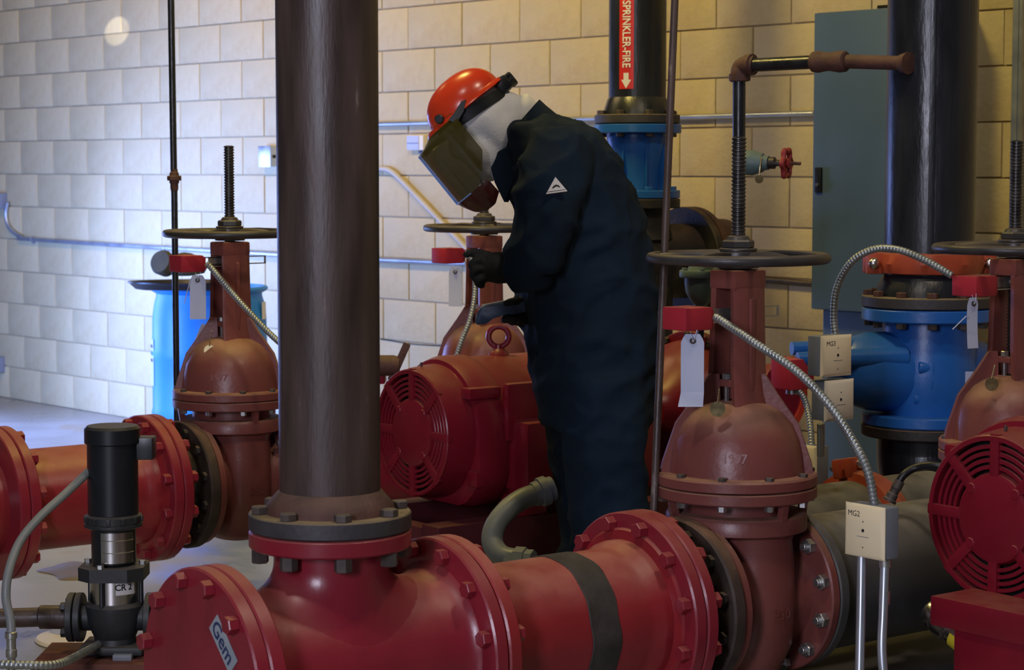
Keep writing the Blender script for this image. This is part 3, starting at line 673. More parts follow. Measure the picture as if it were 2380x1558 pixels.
t = thing('pipe_elbow', 'black pipe stub and elbow below the right blue valve', 'pipe', (p2.x, p2.y, zf2 + zbf - .036))
MB().ring(.1, .200, -.034, 0, None, 56, .004).build('flange', 'blackcast', t)
b = MB(); zb2 = .40 - (zf2 + zbf - .036); b.tube(curve([(0, 0, 0), (0, 0, zb2 * .45), (.06, -.03, zb2 * .85), (-4.17 - p2.x, 4.72 - p2.y, zb2)], 8), .150, 28); b.build('bend', 'blackpipe', t)
# ------------------------------------------------------------------ test line : elbow, vertical, globe valve
e0 = W(1719, 152, 6.75); e1 = W(2100, 147, 6.36)
t = thing('test_pipe', 'rusty elbowed test pipe welded into the wide black riser', 'pipe', e0)
L_ = lambda px, py, d: W(px, py, d) - e0
MB().tube([L_(1738, 152, 6.73), L_(1893, 144, 6.57)], .0215, 18).build('horizontal_pipe', 'blackpipe', t)
MB().tube([L_(1965, 143, 6.50), L_(2108, 147, 6.34)], .0215, 18).build('horizontal_pipe', 'rust', t)
q = [L_(1719, 190, 6.75), L_(1719, 172, 6.75), L_(1724, 156, 6.75), L_(1738, 151, 6.73), L_(1752, 151, 6.72)]
MB().tube(curve(q, 6), .029, 18).tube([L_(1719, 188, 6.75), L_(1719, 172, 6.75)], .034, 18).tube([L_(1737, 151, 6.735), L_(1750, 150, 6.72)], .034, 18).build('elbow', 'rust', t)
c0, c1 = L_(1888, 144, 6.575), L_(1968, 143, 6.495); MB().tube([c0.lerp(c1, k) for k in (0, .04, .2, .3, .45, .55, .7, .8, .96, 1)], [.026, .032, .034, .031, .029, .029, .032, .034, .032, .026], 18).build('union', 'rust', t)
MB().tube([L_(2096, 147, 6.36), L_(2112, 147, 6.34)], [.028, .034], 14).build('weld_boss', 'rust', t)
MB().tube([L_(1718, 186, 6.75), L_(1716, 620, 6.75)], .0205, 18).build('vertical_pipe', 'blackpipe', t)
gv = W(1752, 378, 6.7)
t = thing('globe_valve', 'small globe valve with a red handwheel on the test pipe', 'valve', gv, PSI)
ax_ = (.86, -.42, -.02)
MB().lathe([(.030, -.045), (.038, -.03), (.040, -.02), (.040, .0), (.034, .016), (.030, .03), (.024, .034), (.022, .05)], fr((0, 0, 0), ax_), 24).build('body', 'teal', t)
MB().lathe([(.012, .05), (.019, .052), (.019, .07), (.010, .075), (.010, .10)], fr((0, 0, 0), ax_), 16).build('packing', 'stem', t)
fg = fr((0, 0, 0), ax_)
MB().box((.018, 0, .07), (.006, .01, .07), .001, fg).box((-.018, 0, .07), (.006, .01, .07), .001, fg).build('bonnet_arm', 'stem', t)
b = MB(); b.loft([[((.040 + .006 * math.cos(6 * a) + .009 * math.cos(2 * math.pi * j / 8)) * math.cos(a), (.040 + .006 * math.cos(6 * a) + .009 * math.cos(2 * math.pi * j / 8)) * math.sin(a), .108 + .009 * math.sin(2 * math.pi * j / 8)) for j in range(8)] for a in [2 * math.pi * i / 48 for i in range(48)]], fg, closed=True)
for k in range(3): b.box((.02, 0, .108), (.045, .012, .008), .002, fg @ Matrix.Rotation(R(120 * k + 20), 4, 'Z'))
b.lathe([(.014, .10), (.016, .118), (.010, .122)], fg, 16); b.build('handwheel', 'redwheel', t)
MB().cyl(.0055, .1, .155, fg, 10, .001).build('stem', 'rust', t)
MB().cyl(.0135, -.0008, .0008, fr((.012, -.045, -.052), (.15, -1, 0)), 20).build('stamped_disc', 'brass', t)
MB().tube(curve([(.012, -.045, -.04), (.015, -.046, -.01), (.02, -.035, .018)], 6), .0022, 6).build('chain', 'brass', t)
# ------------------------------------------------------------------ wall fittings
def wallpipe(name, pts, r, label, off=.02, mt='emt', n=10):
    t = tag(MB().tube(curve([onwall(x, y, off) for x, y in pts], n), r, 12).build(name, mt), label, 'conduit'); return t
wc = wallpipe('wall_conduit', [(18, 470), (14, 500), (22, 530), (50, 551), (90, 558), (640, 592), (1010, 610), (1085, 613)], .0135, 'galvanised conduit along the left wall, bending up at the left', .022)
wallpipe('wall_conduit', [(1640, 641), (1780, 651), (1889, 660)], .0125, 'dark conduit low on the wall between yoke and cabinet', .02, 'rustpipe')
wallpipe('wall_conduit', [(870, 289), (1000, 286), (1400, 276), (1570, 273), (1893, 264)], .0125, 'grey conduit high on the wall running to the cabinet', .02)
wallpipe('wall_conduit', [(860, 394), (895, 393), (912, 400), (930, 416), (975, 462), (1085, 578), (1100, 594)], .0135, 'cream painted conduit slanting down across the tan wall', .02, 'emtpaint', 12)
tag(MB().tube(curve([onwall(x, y, .006) for x, y in [(884, 788), (960, 800), (1060, 806)]], 8), .0025, 6).build('wall_wire', 'cable'), 'thin dark wire low on the tan wall', 'wire')
def clip(px, py, parent, off=.02, r=.0135):
    p = onwall(px, py, off); MB().torus(r + .002, .003, fr(p, WX), 14, 6).box(p + Vector((0, .008, -.020)), (.018, .008, .016)).build('strap', 'emt', parent)
for px, py in ((75, 556), (385, 577)): clip(px, py, wc, .022)
def wbox(name, px, py, w, h, d, mt, label, cat='box', extra=None):
    t = thing(name, label, cat, onwall(px, py, 0), WA)
    MB().box((0, -d / 2, 0), (w, d, h), .004).build('enclosure', mt, t)
    return t
wb = wbox('junction_box', 8, 467, .12, .10, .06, 'greybox', 'grey junction box on the wall at the far left edge, above the conduit')
t = wbox('junction_box', 634, 364, .105, .105, .05, 'zinc', 'square metal junction box on the wall left of the brown riser')
MB().cyl(.009, 0, .008, fr((.053, -.03, 0), (1, 0, 0)), 12).build('knockout', 'void', t); MB().box((0, -.052, 0), (.11, .004, .11), .001).build('cover', 'zinc', t)
wbox('junction_box', 5, 846, .09, .10, .05, 'greybox', 'low grey outlet box on the wall at the left edge')
t = wbox('thermostat', 977, 332, .115, .072, .03, 'cream2', 'pale thermostat with a striped face on the tan wall', 'thermostat')
MB().box((-.018, -.031, 0), (.09, .004, .066), .001).build('face', 'paper', t); MB().box((-.018, -.034, -.002), (.088, .002, .004)).build('divider', 'greybox', t)
MB().box((.03, -.015, -.045), (.03, .02, .015), .002).build('base', 'blackpl', t)
b = MB(); p = onwall(2372, 100, .02); tag(MB().box((0, 0, 0), (.042, .042, 4.0), .003).box((.0, -.022, 0), (.012, .004, 4.0)).build('strut_channel', 'emt', None, (p.x, p.y, 2.1)), 'vertical grey steel channel on the wall at the right edge', 'channel').rotation_euler = (0, 0, WA)
# cabinet
cl = onwall(1893, 300, .28); t = thing('electrical_cabinet', 'tall grey steel cabinet with a black latch behind the right riser', 'cabinet', (cl.x, cl.y, 0), WA)
ztop = Z(42, 8.3); zsm = Z(712, 8.2); cw = .52
MB().box((cw / 2, .14, (ztop + zsm) / 2), (cw, .27, ztop - zsm), .004).build('body', 'cabinet', t)
MB().box((cw / 2, -.002, (ztop + zsm) / 2), (cw - .006, .018, ztop - zsm - .006), .003).build('door', 'cabinet', t)
MB().box((cw / 2, .16, zsm / 2), (cw - .02, .22, zsm), .004).build('plinth', 'cabinet', t)
zl = Z(418, 8.25); lt = MB().box((.035, -.014, zl), (.032, .012, .095), .003).build('latch', 'blackpl', t); MB().cyl(.007, 0, .006, fr((.035, -.020, zl - .018), (0, -1, 0)), 14).build('keyhole', 'zinc', lt)
MB().box((.30, .10, ztop + .010), (.13, .06, .016), .003).build('cable_gland', 'blackpl', t)
# ------------------------------------------------------------------ thin rods
def rod(label, pts, r, mt='rustpipe'):
    return tag(MB().tube([W(*p) for p in pts], r, 14).build('hanger_rod', mt), label, 'rod')
rod('leaning grey rod in front of the worker\'s back', [(1571, -60, 5.35), (1514, 1330, 5.05)], .0095, 'rustpipe')
d3 = 7.75
t = thing('thin_riser', 'thin dark vertical pipe with a union beside the drum', 'pipe', W(405, 415, d3))
o3 = W(405, 415, d3)
MB().tube([W(396.5, -60, d3) - o3, W(404, 398, d3) - o3], .0125, 14).build('upper_pipe', 'blackpipe', t)
MB().tube([W(405, 430, d3) - o3, W(413, 1120, d3) - o3], .0120, 14).build('lower_pipe', 'blackpipe', t)
MB().lathe([(.013, -.045), (.015, -.035), (.015, -.018), (.018, -.017), (.018, -.008)], None, 16).hexa(.026, -.008, .010).lathe([(.018, .010), (.016, .022), (.013, .024), (.013, .034)], None, 16).build('union', 'rust', t)
# ------------------------------------------------------------------ flexible conduits and boxes
def flexc(label, pts, r=.0105):
    return tag(MB().flex([W(*p) for p in pts], r).build('flexible_conduit', 'flex'), label, 'conduit', 'armoured flexible conduits')
flexc('armoured conduit sweeping from front right switch to the MG2 box', [(1662, 737, 5.0), (1680, 748, 4.98), (1750, 795, 4.9), (1850, 862, 4.82), (1930, 945, 4.75), (1985, 1030, 4.70), (2018, 1100, 4.68), (2033, 1178, 4.67)])
flexc('armoured conduit slanting down behind the brown riser', [(480, 612, 6.9), (495, 628, 6.9), (560, 705, 6.85), (640, 788, 6.8), (720, 850, 6.7)])
flexc('armoured conduit arching over the MG3 box', [(1942, 780, 5.82), (1938, 735, 5.82), (1945, 670, 5.8), (1978, 610, 5.76), (2030, 580, 5.72), (2085, 580, 5.68), (2150, 605, 5.64), (2214, 642, 5.6)])
flexc('armoured conduit hanging behind the worker\'s gloves', [(1084, 585, 7.5), (1096, 605, 7.5), (1103, 640, 7.48), (1103, 690, 7.46), (1092, 745, 7.44), (1072, 795, 7.43), (1055, 850, 7.42)], .0095)
flexc('dark armoured conduit dropping to the hidden cream box', [(1852, 905, 6.28), (1868, 925, 6.25), (1882, 975, 6.2), (1887, 1040, 6.15)], .0095)
def gangbox(label, px, py, d, cover_n, w, h, dep, mt, mark=None, rot=0, holes=True):
    t = thing('device_box', label, 'box', W(px, py, d), rot, 'device boxes with cream covers')   # cover faces local -y
    MB().box((0, dep / 2, 0), (w * .97, dep, h * .97), .004).build('back_box', 'greybox', t)
    m = fr((0, 0, 0), (0, -1, 0), (1, 0, 0)); a, c = w / 2, h / 2; e = .010
    cv = MB().loft([[(-a, -c, 0), (a, -c, 0), (a, c, 0), (-a, c, 0)], [(-a, -c, .002), (a, -c, .002), (a, c, .002), (-a, c, .002)], [(-a + e, -c + e, .009), (a - e, -c + e, .009), (a - e, c - e, .009), (-a + e, c - e, .009)]], m).build('cover', mt, t)
    for x, z, r in ((.0, .022, .0016), (0, .002, .004), (0, -.036, .0016)): MB().cyl(r, .009, .0098, m @ Matrix.Translation((x, z, 0)), 10).build('hole', 'ink', cv)
    MB().box((0, -.012, .0094), (.035, .0012, .0008), 0, m).build('score_line', 'greybox', cv)
    if mark: text_mb(mark, .018, m @ Matrix.Translation((-a + .032, c - .022, .0096)), 1.0, 0).build('pen_mark', 'ink', cv)
    return t
b2 = gangbox('cream covered box marked MG2 on two grey conduits', 2012, 1235, 4.66, None, .119, .119, .045, 'cream', 'MG2', 0)
gangbox('yellow cream box marked MG3 before the right blue valve', 1942, 827, 5.75, None, .119, .113, .05, 'cream', 'MG3', R(90))
gangbox('pale unmarked box directly below the MG3 box', 1949, 930, 5.76, None, .113, .113, .05, 'cream2', None, R(90))
t = gangbox('cream box half hidden behind the front right bonnet', 1862, 1080, 6.15, None, .13, .12, .05, 'cream', None, 0)
MB().tube(curve([(.02, -.011, .0), (.03, -.011, .016), (.045, -.011, .02), (.055, -.011, -.005)], 5), .0015, 5).build('pen_arrow', 'ink', t)
for i, (pts, l) in enumerate([([(2003, 1290, 4.69), (2001, 1420, 4.66), (1996, 1640, 4.6)], 'left grey conduit holding up the MG2 box'), ([(2057, 1300, 4.66), (2053, 1420, 4.64), (2050, 1520, 4.62), (2062, 1640, 4.6)], 'right grey conduit holding up the MG2 box')]):
    t = thing('support_conduit', l, 'conduit', W(*pts[0])); o_ = W(*pts[0])
    MB().tube(curve([W(*p) - o_ for p in pts], 8), .0105, 14).build('tube', 'emt', t)
    if i: MB().tube([W(2056, 1375, 4.65) - o_, W(2055, 1405, 4.65) - o_], .013, 14).build('coupling_sleeve', 'zinc', t); MB().tube([W(2057, 1300, 4.66) - o_, W(2057, 1318, 4.66) - o_], .014, 12).build('lock_nut', 'zinc', t)
tag(MB().tube([W(1908, 985, 5.78), W(1908, 1060, 5.8)], .011, 12).build('support_conduit', 'emt'), 'short grey conduit below the pale unmarked box', 'conduit')
# liquidtight whip of motor 1
t = thing('liquidtight_conduit', 'fat grey conduit bending below the motor beside the worker', 'conduit', W(1140, 1250, 6.0)); o_ = W(1140, 1250, 6.0)
MB().tube(curve([W(*p) - o_ for p in [(1245, 1150, 6.05), (1215, 1160, 6.03), (1180, 1185, 6.0), (1150, 1225, 5.97), (1145, 1262, 5.95), (1165, 1292, 5.92), (1205, 1302, 5.9)]], 8), .031, 20).build('hose', 'sealtite', t)
a_, b_ = W(1240, 1150, 6.05) - o_, W(1285, 1135, 6.07) - o_
MB().tube([a_.lerp(b_, k) for k in (0, .3, .32, .7, .72, 1)], [.036, .036, .043, .043, .036, .036], 12).build('connector', 'greybox', t)
a_, b_ = W(1180, 1302, 5.91) - o_, W(1240, 1306, 5.88) - o_
MB().tube([a_.lerp(b_, k) for k in (0, .3, .32, .7, .72, 1)], [.034, .034, .040, .040, .034, .034], 8).build('connector', 'sealtite', t)
# lever valve and hoses
t = thing('lever_valve', 'rusty pipe valve with a short brown lever left of the motor', 'valve', W(915, 850, 7.2), PSI)
MB().lathe([(.03, -.08), (.036, -.06), (.036, .06), (.03, .08)], fr((-.06, 0, .0), (1, 0, 0)), 20).build('body', 'rust', t)
MB().box((.012, -.01, .02), (.026, .012, .14), .004, Matrix.Rotation(R(24), 4, 'Y')).build('lever', 'rust', t)
MB().box((-.10, .05, -.04), (.14, .1, .05), .008).build('bracket', 'motor', t)
lz = W(915, 850, 7.2).z; MB().tube([(-.10, .05, -.05), (-.10, .05, -lz)], .03, 14).build('stand_pipe', 'motor', t)
t = thing('cable_whip', 'black cable looping beside the right motor', 'cable', W(2080, 1150, 5.35)); o_ = W(2080, 1150, 5.35)
MB().tube(curve([W(*p) - o_ for p in [(2085, 1130, 5.35), (2100, 1105, 5.35), (2130, 1087, 5.35), (2175, 1082, 5.32), (2230, 1095, 5.3)]], 8), .010, 12).build('cable', 'cable', t)
a_, b_ = W(2092, 1118, 5.35) - o_, W(2066, 1166, 5.35) - o_
MB().tube([a_.lerp(b_, k) for k in (0, .35, .4, .6, .65, .85, .9, 1)], [.013, .014, .012, .012, .015, .015, .018, .018], 14).build('strain_relief', 'nutdark', t)
a_, b_ = W(2160, 1418, 5.08), W(2262, 1500, 4.98)
t = thing('hose_coupling', 'shiny steel coupling with a yellow label at the lower right', 'coupling', a_); dd = (b_ - a_)
MB().tube([dd * k for k in (0, .05, .2, .22, .26, .28, .5, .53, .58, .6, 1.0)], [.030, .036, .038, .034, .034, .040, .040, .035, .035, .037, .037], 24).build('barrel', 'steel', t)
MB().tube(curve([dd * .99, dd * 1.15, dd * 1.25 + Vector((0, 0, -.08)), Vector((dd.x * 1.25, dd.y * 1.25, -a_.z))], 6), .03, 16).build('hose_tail', 'cable', t)
MB().tube([dd * .66, dd * 1.0], .0385, 24, flat=.95).build('label_band', 'yellow', t, label='yellow label')
# ------------------------------------------------------------------ drum and what lies on it
pd = W(490, 1000, 10.5); t = thing('plastic_drum', 'blue plastic drum against the block wall at left', 'drum', (pd.x, pd.y, 0))
MB().lathe([(.255, 0), (.275, .01), (.283, .04), (.285, .22), (.292, .245), (.285, .27), (.285, .52), (.292, .545), (.285, .57), (.282, .72), (.272, .79), (.262, .825), (.262, .84), (.285, .852), (.292, .862), (.286, .873), (.268, .874), (.262, .855), (.002, .852)], None, 64).build('shell', 'drum', t)
fdir = math.atan2(-pd.y, -pd.x)
for k, (off_, z, w, h) in enumerate(((-1.45, .50, .10, .23), (1.20, .755, .05, .085))):
    a = fdir + off_
    b = MB(); n = 6
    b.loft([[(.2865 * math.cos(a + w / .285 * (i / n - .5)), .2865 * math.sin(a + w / .285 * (i / n - .5)), z + s * h / 2) for i in range(n + 1)] + [(.289 * math.cos(a + w / .285 * (i / n - .5)), .289 * math.sin(a + w / .285 * (i / n - .5)), z + s * h / 2) for i in range(n, -1, -1)] for s in (-1, 1)])
    lb = b.build('drum_label', 'paper' if k == 0 else 'cream2', t)
    if k == 0:
        for i in range(3): MB().box((.2895 * math.cos(a + .04), .2895 * math.sin(a + .04), z + .08 - .035 * i), (.002, .045, .014), 0, None, a + .04).build('print_line', 'ink', lb)
pq = W(385, 652, 10.15); t = thing('drain_pan', 'black oval pan lying across the drum top', 'pan', (pq.x + RT.x * .08, pq.y + RT.y * .08, .876), PSI)
def ov(a, c, z, n=40): return [(a * math.cos(2 * math.pi * i / n), c * math.sin(2 * math.pi * i / n), z) for i in range(n)]
MB().loft([ov(.20, .14, 0), ov(.225, .16, .004), ov(.25, .18, .028), ov(.262, .192, .034), ov(.262, .192, .040), ov(.245, .175, .038), ov(.225, .155, .012), ov(.20, .14, .010)]).build('tray', 'blackpl', t)
t = thing('canvas_bundle', 'dark olive bundle sitting in the black pan', 'bundle', W(400, 640, 10.0) + Vector((0, 0, .012)), PSI)
MB().lathe([(.05, -.04), (.058, -.03), (.06, .02), (.052, .035), (.002, .036)], fr((-.035, -.02, .045), (-.5, -1, .35)), 24).build('round_end', 'olive', t)
MB().lathe([(.03, -.012), (.085, 0), (.10, .03), (.075, .07), (.03, .095), (.002, .10)], Matrix.Translation((.055, .03, -.004)), 20, sx=1.1).build('soft_body', 'olive', t)
# ------------------------------------------------------------------ vertical jockey pump
dj = 5.6; pj = W(265, 1300, dj); t = thing('jockey_pump', 'black vertical multistage pump with a CR 2 plate at left', 'pump', (pj.x, pj.y, 0), PSI)
zz = lambda py: Z(py, dj)
S = 4908 / dj
r0 = 64 / S
zt_ = zz(992)
MB().lathe([(.002, zt_ + .004), (r0 - .006, zt_ + .003), (r0 + .001, zt_ - .004), (r0 + .001, zz(1028)), (r0 - .004, zz(1031)), (.06, zz(1031))][::-1], None, 48).build('motor_cap', 'pumpblack', t)
MB().cyl(59 / S, zz(1195), zz(1029), None, 48, .002).build('motor_shell', 'pumpblack', t)
MB().box((72 / S, .02, zz(1043)), (.055, .06, 52 / S), .004).build('terminal_box', 'pumpblack', t)
b = MB(); b.lathe([(60 / S, zz(1218)), (66 / S, zz(1214)), (66 / S, zz(1198)), (60 / S, zz(1194))], None, 40)
for k in range(12): b.box((66 / S * math.cos(R(30 * k)), 66 / S * math.sin(R(30 * k)), zz(1205)), (.008, .012, 14 / S), .002, None, R(30 * k))
b.build('motor_flange', 'pumpdark', t)
MB().lathe([(56 / S, zz(1228)), (68 / S, zz(1222)), (68 / S, zz(1216)), (58 / S, zz(1214))], None, 40).build('adapter_ring', 'pumpdark', t)
MB().cyl(52 / S, zz(1306), zz(1222), None, 32).build('lantern', 'pumpblack', t)
b = MB(); rr = 53.5 / S; n = 14
am = -math.pi / 2 + .22
arc = lambda r, n0, n1: [am + n0 + (n1 - n0) * i / n for i in range(n + 1)]
b.loft([[(r * math.cos(a), r * math.sin(a), z) for a, r in [(a, rr) for a in arc(rr, -.62, .95)] + [(a, rr - .0015) for a in arc(rr, -.62, .95)[::-1]]] for z in (zz(1302), zz(1232))]); gd = b.build('coupling_guard', 'steel', t)
for py in (1250, 1278): MB().tube([((rr + .0005) * math.cos(a), (rr + .0005) * math.sin(a), zz(py)) for a in arc(rr, -.62, .95)], .0012, 6).build('guard_rib', 'steel', gd)
MB().prism([(-76 / S, -.05), (-.05, -76 / S), (.05, -76 / S), (76 / S, -.05), (76 / S, .05), (.05, 76 / S), (-.05, 76 / S), (-76 / S, .05)], zz(1342), zz(1312)).build('head_plate', 'pumpdark', t)
for k in range(4):
    a = R(45 + 90 * k + 28 + (14 if k == 3 else 0)); x, y = 68 / S * math.cos(a), 68 / S * math.sin(a)
    MB().hexa(.010, zz(1312), zz(1302), Matrix.Translation((x, y, 0))).build('tie_nut', 'zinc', t)
    MB().cyl(.0065, zz(1400), zz(1340), Matrix.Translation((x * .93, y * .93, 0)), 10).build('tie_rod', 'pumpblack', t)
MB().cyl(57 / S, zz(1402), zz(1338), None, 40).build('stage_sleeve', 'steel', t)
rp_ = 58 / S; ap = -math.pi / 2 + .66
pl = MB().loft([[(r * math.cos(ap + .42 * (i / n - .5) * 2), r * math.sin(ap + .42 * (i / n - .5) * 2), z) for i, r in [(i, rp_) for i in range(n + 1)] + [(i, rp_ + .001) for i in range(n, -1, -1)]] for z in (zz(1374), zz(1340))]).build('name_plate', 'signwhite', t)
tm = text_mb('CR 2', .023, None, 1, .0006); tm.v = [((rp_ + .0016) * math.cos(ap - .10 + v[0] / rp_), (rp_ + .0016) * math.sin(ap - .10 + v[0] / rp_), zz(1357) + v[1]) for v in tm.v]; tm.build('lettering', 'ink', pl)
MB().box((-.046, -.0735, zz(1326)), (.02, .002, .014), 0, Matrix.Rotation(R(-10), 4, 'Z')).build('small_label', 'paper', t)
b = MB(); b.loft([ov(.060, .060, zz(1500)), ov(.055, .055, zz(1480)), ov(66 / S, 66 / S, zz(1440)), ov(68 / S, 68 / S, zz(1405)), ov(62 / S, 62 / S, zz(1398))]); b.build('pump_base', 'pumpdark', t)
MB().box((.0, 0, zz(1502)), (.17, .15, .022), .006).build('foot_plate', 'pumpdark', t)
zp = zz(1435)
for s, rl in ((-1, .30), (1, .16)):
    m = fr((0, 0, zp), (s, 0, 0), (0, 0, 1))
    MB().cyl(.036, .05, .10, m, 24).build('port_neck', 'pumpdark', t)
    MB().ring(.02, 58 / S, .085, .103, m, 40, .002).build('port_flange', 'pumpdark', t)
    MB().ring(.02, 58 / S, .106, .124, m, 40, .002).build('counter_flange', 'pumpdark', t)
    bolts(t, 4, 43 / S, m @ Matrix.Translation((0, 0, .124)), .013, .014, 'pumpdark', name='flange_bolt')
a_ = Vector((pj.x, pj.y, zp))
t = thing('suction_pipe', 'dark threaded pipe entering the black pump from the left edge', 'pipe', a_)
MB().tube([-RT * .12, -RT * .20, -RT * .205, -RT * .70 - FW * .02 + Vector((0, 0, -.012))], [.032, .032, .026, .026], 18).build('barrel', 'rustpipe', t)
tag(MB().tube([a_ + RT * .12, a_ + RT * .5 + FW * .25], .026, 16).build('discharge_pipe', 'rustpipe'), 'dark pipe leaving the black pump behind the blind flange', 'pipe')
bz = zz(1510) - .006
t = thing('pump_stand', 'rust coloured steel stand under the black pump', 'stand', (pj.x, pj.y, 0), PSI)
MB().box((-.02, 0, bz - .018), (.36, .26, .028), .003).build('top_plate', 'rustplate', t)
for sx in (-1, 1):
    for sy in (-1, 1): MB().box((sx * .15 - .02, sy * .10, (bz - .03) / 2), (.05, .05, bz - .03), .003).build('leg', 'rustplate', t)
MB().box((.035, -.06, bz + .004), (.05, .07, .016), .002).build('shim', 'greybox', t)
tag(MB().tube(curve([W(*p) for p in [(205, 1098, 5.58), (150, 1150, 5.5), (90, 1205, 5.42), (45, 1262, 5.36), (20, 1330, 5.3), (14, 1390, 5.28), (24, 1440, 5.26), (26, 1475, 5.25)]], 8), .0115, 12).build('motor_cable', 'sealtite'), 'grey conduit curving from the black pump down the left edge', 'conduit')
t = thing('cable_fitting', 'zinc fitting below the grey conduit at lower left', 'fitting', W(26, 1500, 5.25))
MB().lathe([(.011, .035), (.015, .033), (.015, .018), (.012, .016), (.0115, -.01), (.014, -.012), (.014, -.03), (.010, -.034), (.010, -.20)], None, 16).build('sleeve', 'zinc', t)
tag(MB().flex([W(*p) for p in [(-10, 1545, 5.2), (50, 1546, 5.2), (130, 1545, 5.25), (190, 1520, 5.4), (240, 1492, 5.6)]], .0115, .012).build('flexible_conduit', 'flex'), 'armoured conduit lying low at the bottom left corner', 'conduit', 'armoured flexible conduits')
# litter on the floor
pf = W(172, 1500, 6.5); pf.z = 0
def floorpt(px, py):
    tx, ty = (px - 1190) / F, (779 - py) / F; r = RT * tx + CF + CU * ty; return CAM + r * (-CAMH / r.z)
q = floorpt(180, 1490); t = tag(MB().lathe([(.12, .0), (.125, .004), (.118, .012), (.002, .014)], None, 40, sx=1.2).build('pale_lid', 'cream2', None, (q.x, q.y, 0.0)), 'pale round lid on the floor under the black pump', 'plate')  # pale round lid lying flat
for px, py, l in ((128, 1482, 'crumpled white paper scrap on the floor at lower left'), (60, 1478, 'small white paper flake near the zinc fitting')):
    q = floorpt(px, py); b = MB(); b.add([(-.03, -.02, 0), (.03, -.015, .0), (.035, .02, .03), (-.02, .025, .045), (0, 0, .02)], [(0, 1, 4), (1, 2, 4), (2, 3, 4), (3, 0, 4)])
    o = tag(b.build('paper_scrap', 'paper', None, (q.x, q.y, 0.001)), l, 'paper', 'paper scraps'); 
    if px == 60: o.scale = (.6, .6, .3)
q = floorpt(190, 1330); b = MB(); b.loft([[((.20 + .03 * math.sin(3 * a + .5)) * math.cos(a) * k, (.13 + .02 * math.sin(5 * a)) * math.sin(a) * k, z) for a in [2 * math.pi * i / 40 for i in range(40)]] for k, z in ((1, .0005), (.97, .003), (.5, .004))])
tag(b.build('floor_patch', 'brownpatch', None, (q.x, q.y, 0)), 'ragged brown patch on the concrete behind the black pump', 'stain')  # flat ragged patch, browner than the floor around it
# ------------------------------------------------------------------ the worker
from mathutils.bvhtree import BVHTree
DP = 6.0; P0 = W(1400, 1300, DP); P0.z = 0
pers = thing('person', 'worker in navy coveralls, white hood and orange face shield helmet, bending over a handheld meter', 'person', P0, PSI + math.pi)
INV = (Matrix.Translation(P0) @ Matrix.Rotation(PSI + math.pi, 4, 'Z')).inverted()
def H(px, py, y=0.): return INV @ W(px, py, DP - y)
def solid(mb, voxel, smooth, disp=None):
    me = mb.mesh('tmp', 'coverall'); o = bpy.data.objects.new('tmp', me); COL.objects.link(o)
    m = o.modifiers.new('r', 'REMESH'); m.mode = 'VOXEL'; m.voxel_size = voxel
    if smooth: s = o.modifiers.new('s', 'SMOOTH'); s.iterations = smooth; s.factor = .5
    dg = bpy.context.evaluated_depsgraph_get(); ev = bpy.data.meshes.new_from_object(o.evaluated_get(dg)); bpy.data.objects.remove(o)
    if disp:
        for v in ev.vertices: v.co += v.normal * disp(v.co)
    out = MB(); out.add([v.co.copy() for v in ev.vertices], [tuple(p.vertices) for p in ev.polygons]); bpy.data.meshes.remove(ev); return out
def oval(c, ax, ay, n=28, up=Vector((0, 0, 1)), fx=Vector((1, 0, 0)), p=2.3):
    out = []
    for i in range(n):
        t = 2 * math.pi * i / n; c_, s_ = math.cos(t), math.sin(t)
        out.append(c + fx * ax * math.copysign(abs(c_) ** (2 / p), c_) + Vector((0, 1, 0)) * ay * math.copysign(abs(s_) ** (2 / p), s_))
    return out
b = MB(); rings = []
for py, fx_, bx_, hw in [(268, 1222, 1300, .085), (285, 1185, 1350, .135), (310, 1172, 1388, .185), (350, 1176, 1424, .215), (430, 1185, 1472, .225), (500, 1188, 1494, .225), (580, 1196, 1514, .222), (680, 1212, 1528, .215), (760, 1226, 1529, .21), (850, 1232, 1527, .205), (930, 1246, 1521, .195), (985, 1258, 1516, .185)]:
    f_, k_ = H(fx_, py), H(bx_, py); c = (f_ + k_) / 2; rings.append(oval(c, (f_ - k_).length / 2, hw))
b.loft(rings)
def limb(pts, rad, n=6, seg=18):
    b.tube(curve(pts, n), [rad[min(int(i / n), len(rad) - 1)] * (1 - (i % n) / n) + rad[min(int(i / n) + 1, len(rad) - 1)] * ((i % n) / n) for i in range(n * (len(pts) - 1) + 1)], seg)
limb([H(1402, 880, .105), H(1405, 1010, .11), H(1412, 1130, .115), H(1418, 1260, .115), (-.02, .12, .10)], [.125, .122, .112, .112, .105])
limb([H(1372, 880, -.10), H(1368, 1010, -.11), H(1372, 1130, -.115), H(1385, 1260, -.115), (.03, -.12, .10)], [.125, .120, .110, .110, .105])
limb([H(1300, 335, .17), H(1290, 390, .225), H(1272, 470, .26), H(1252, 560, .27), H(1238, 612, .26)], [.085, .098, .095, .085, .082])
limb([H(1240, 605, .26), H(1215, 622, .25), H(1185, 625, .235)], [.080, .068, .058])
limb([H(1300, 335, -.17), H(1290, 400, -.23), H(1275, 500, -.26), H(1262, 620, -.25), H(1250, 680, -.20)], [.085, .095, .090, .082, .075])
limb([H(1255, 675, -.20), H(1238, 705, -.10), H(1222, 722, -.02)], [.072, .060, .048])
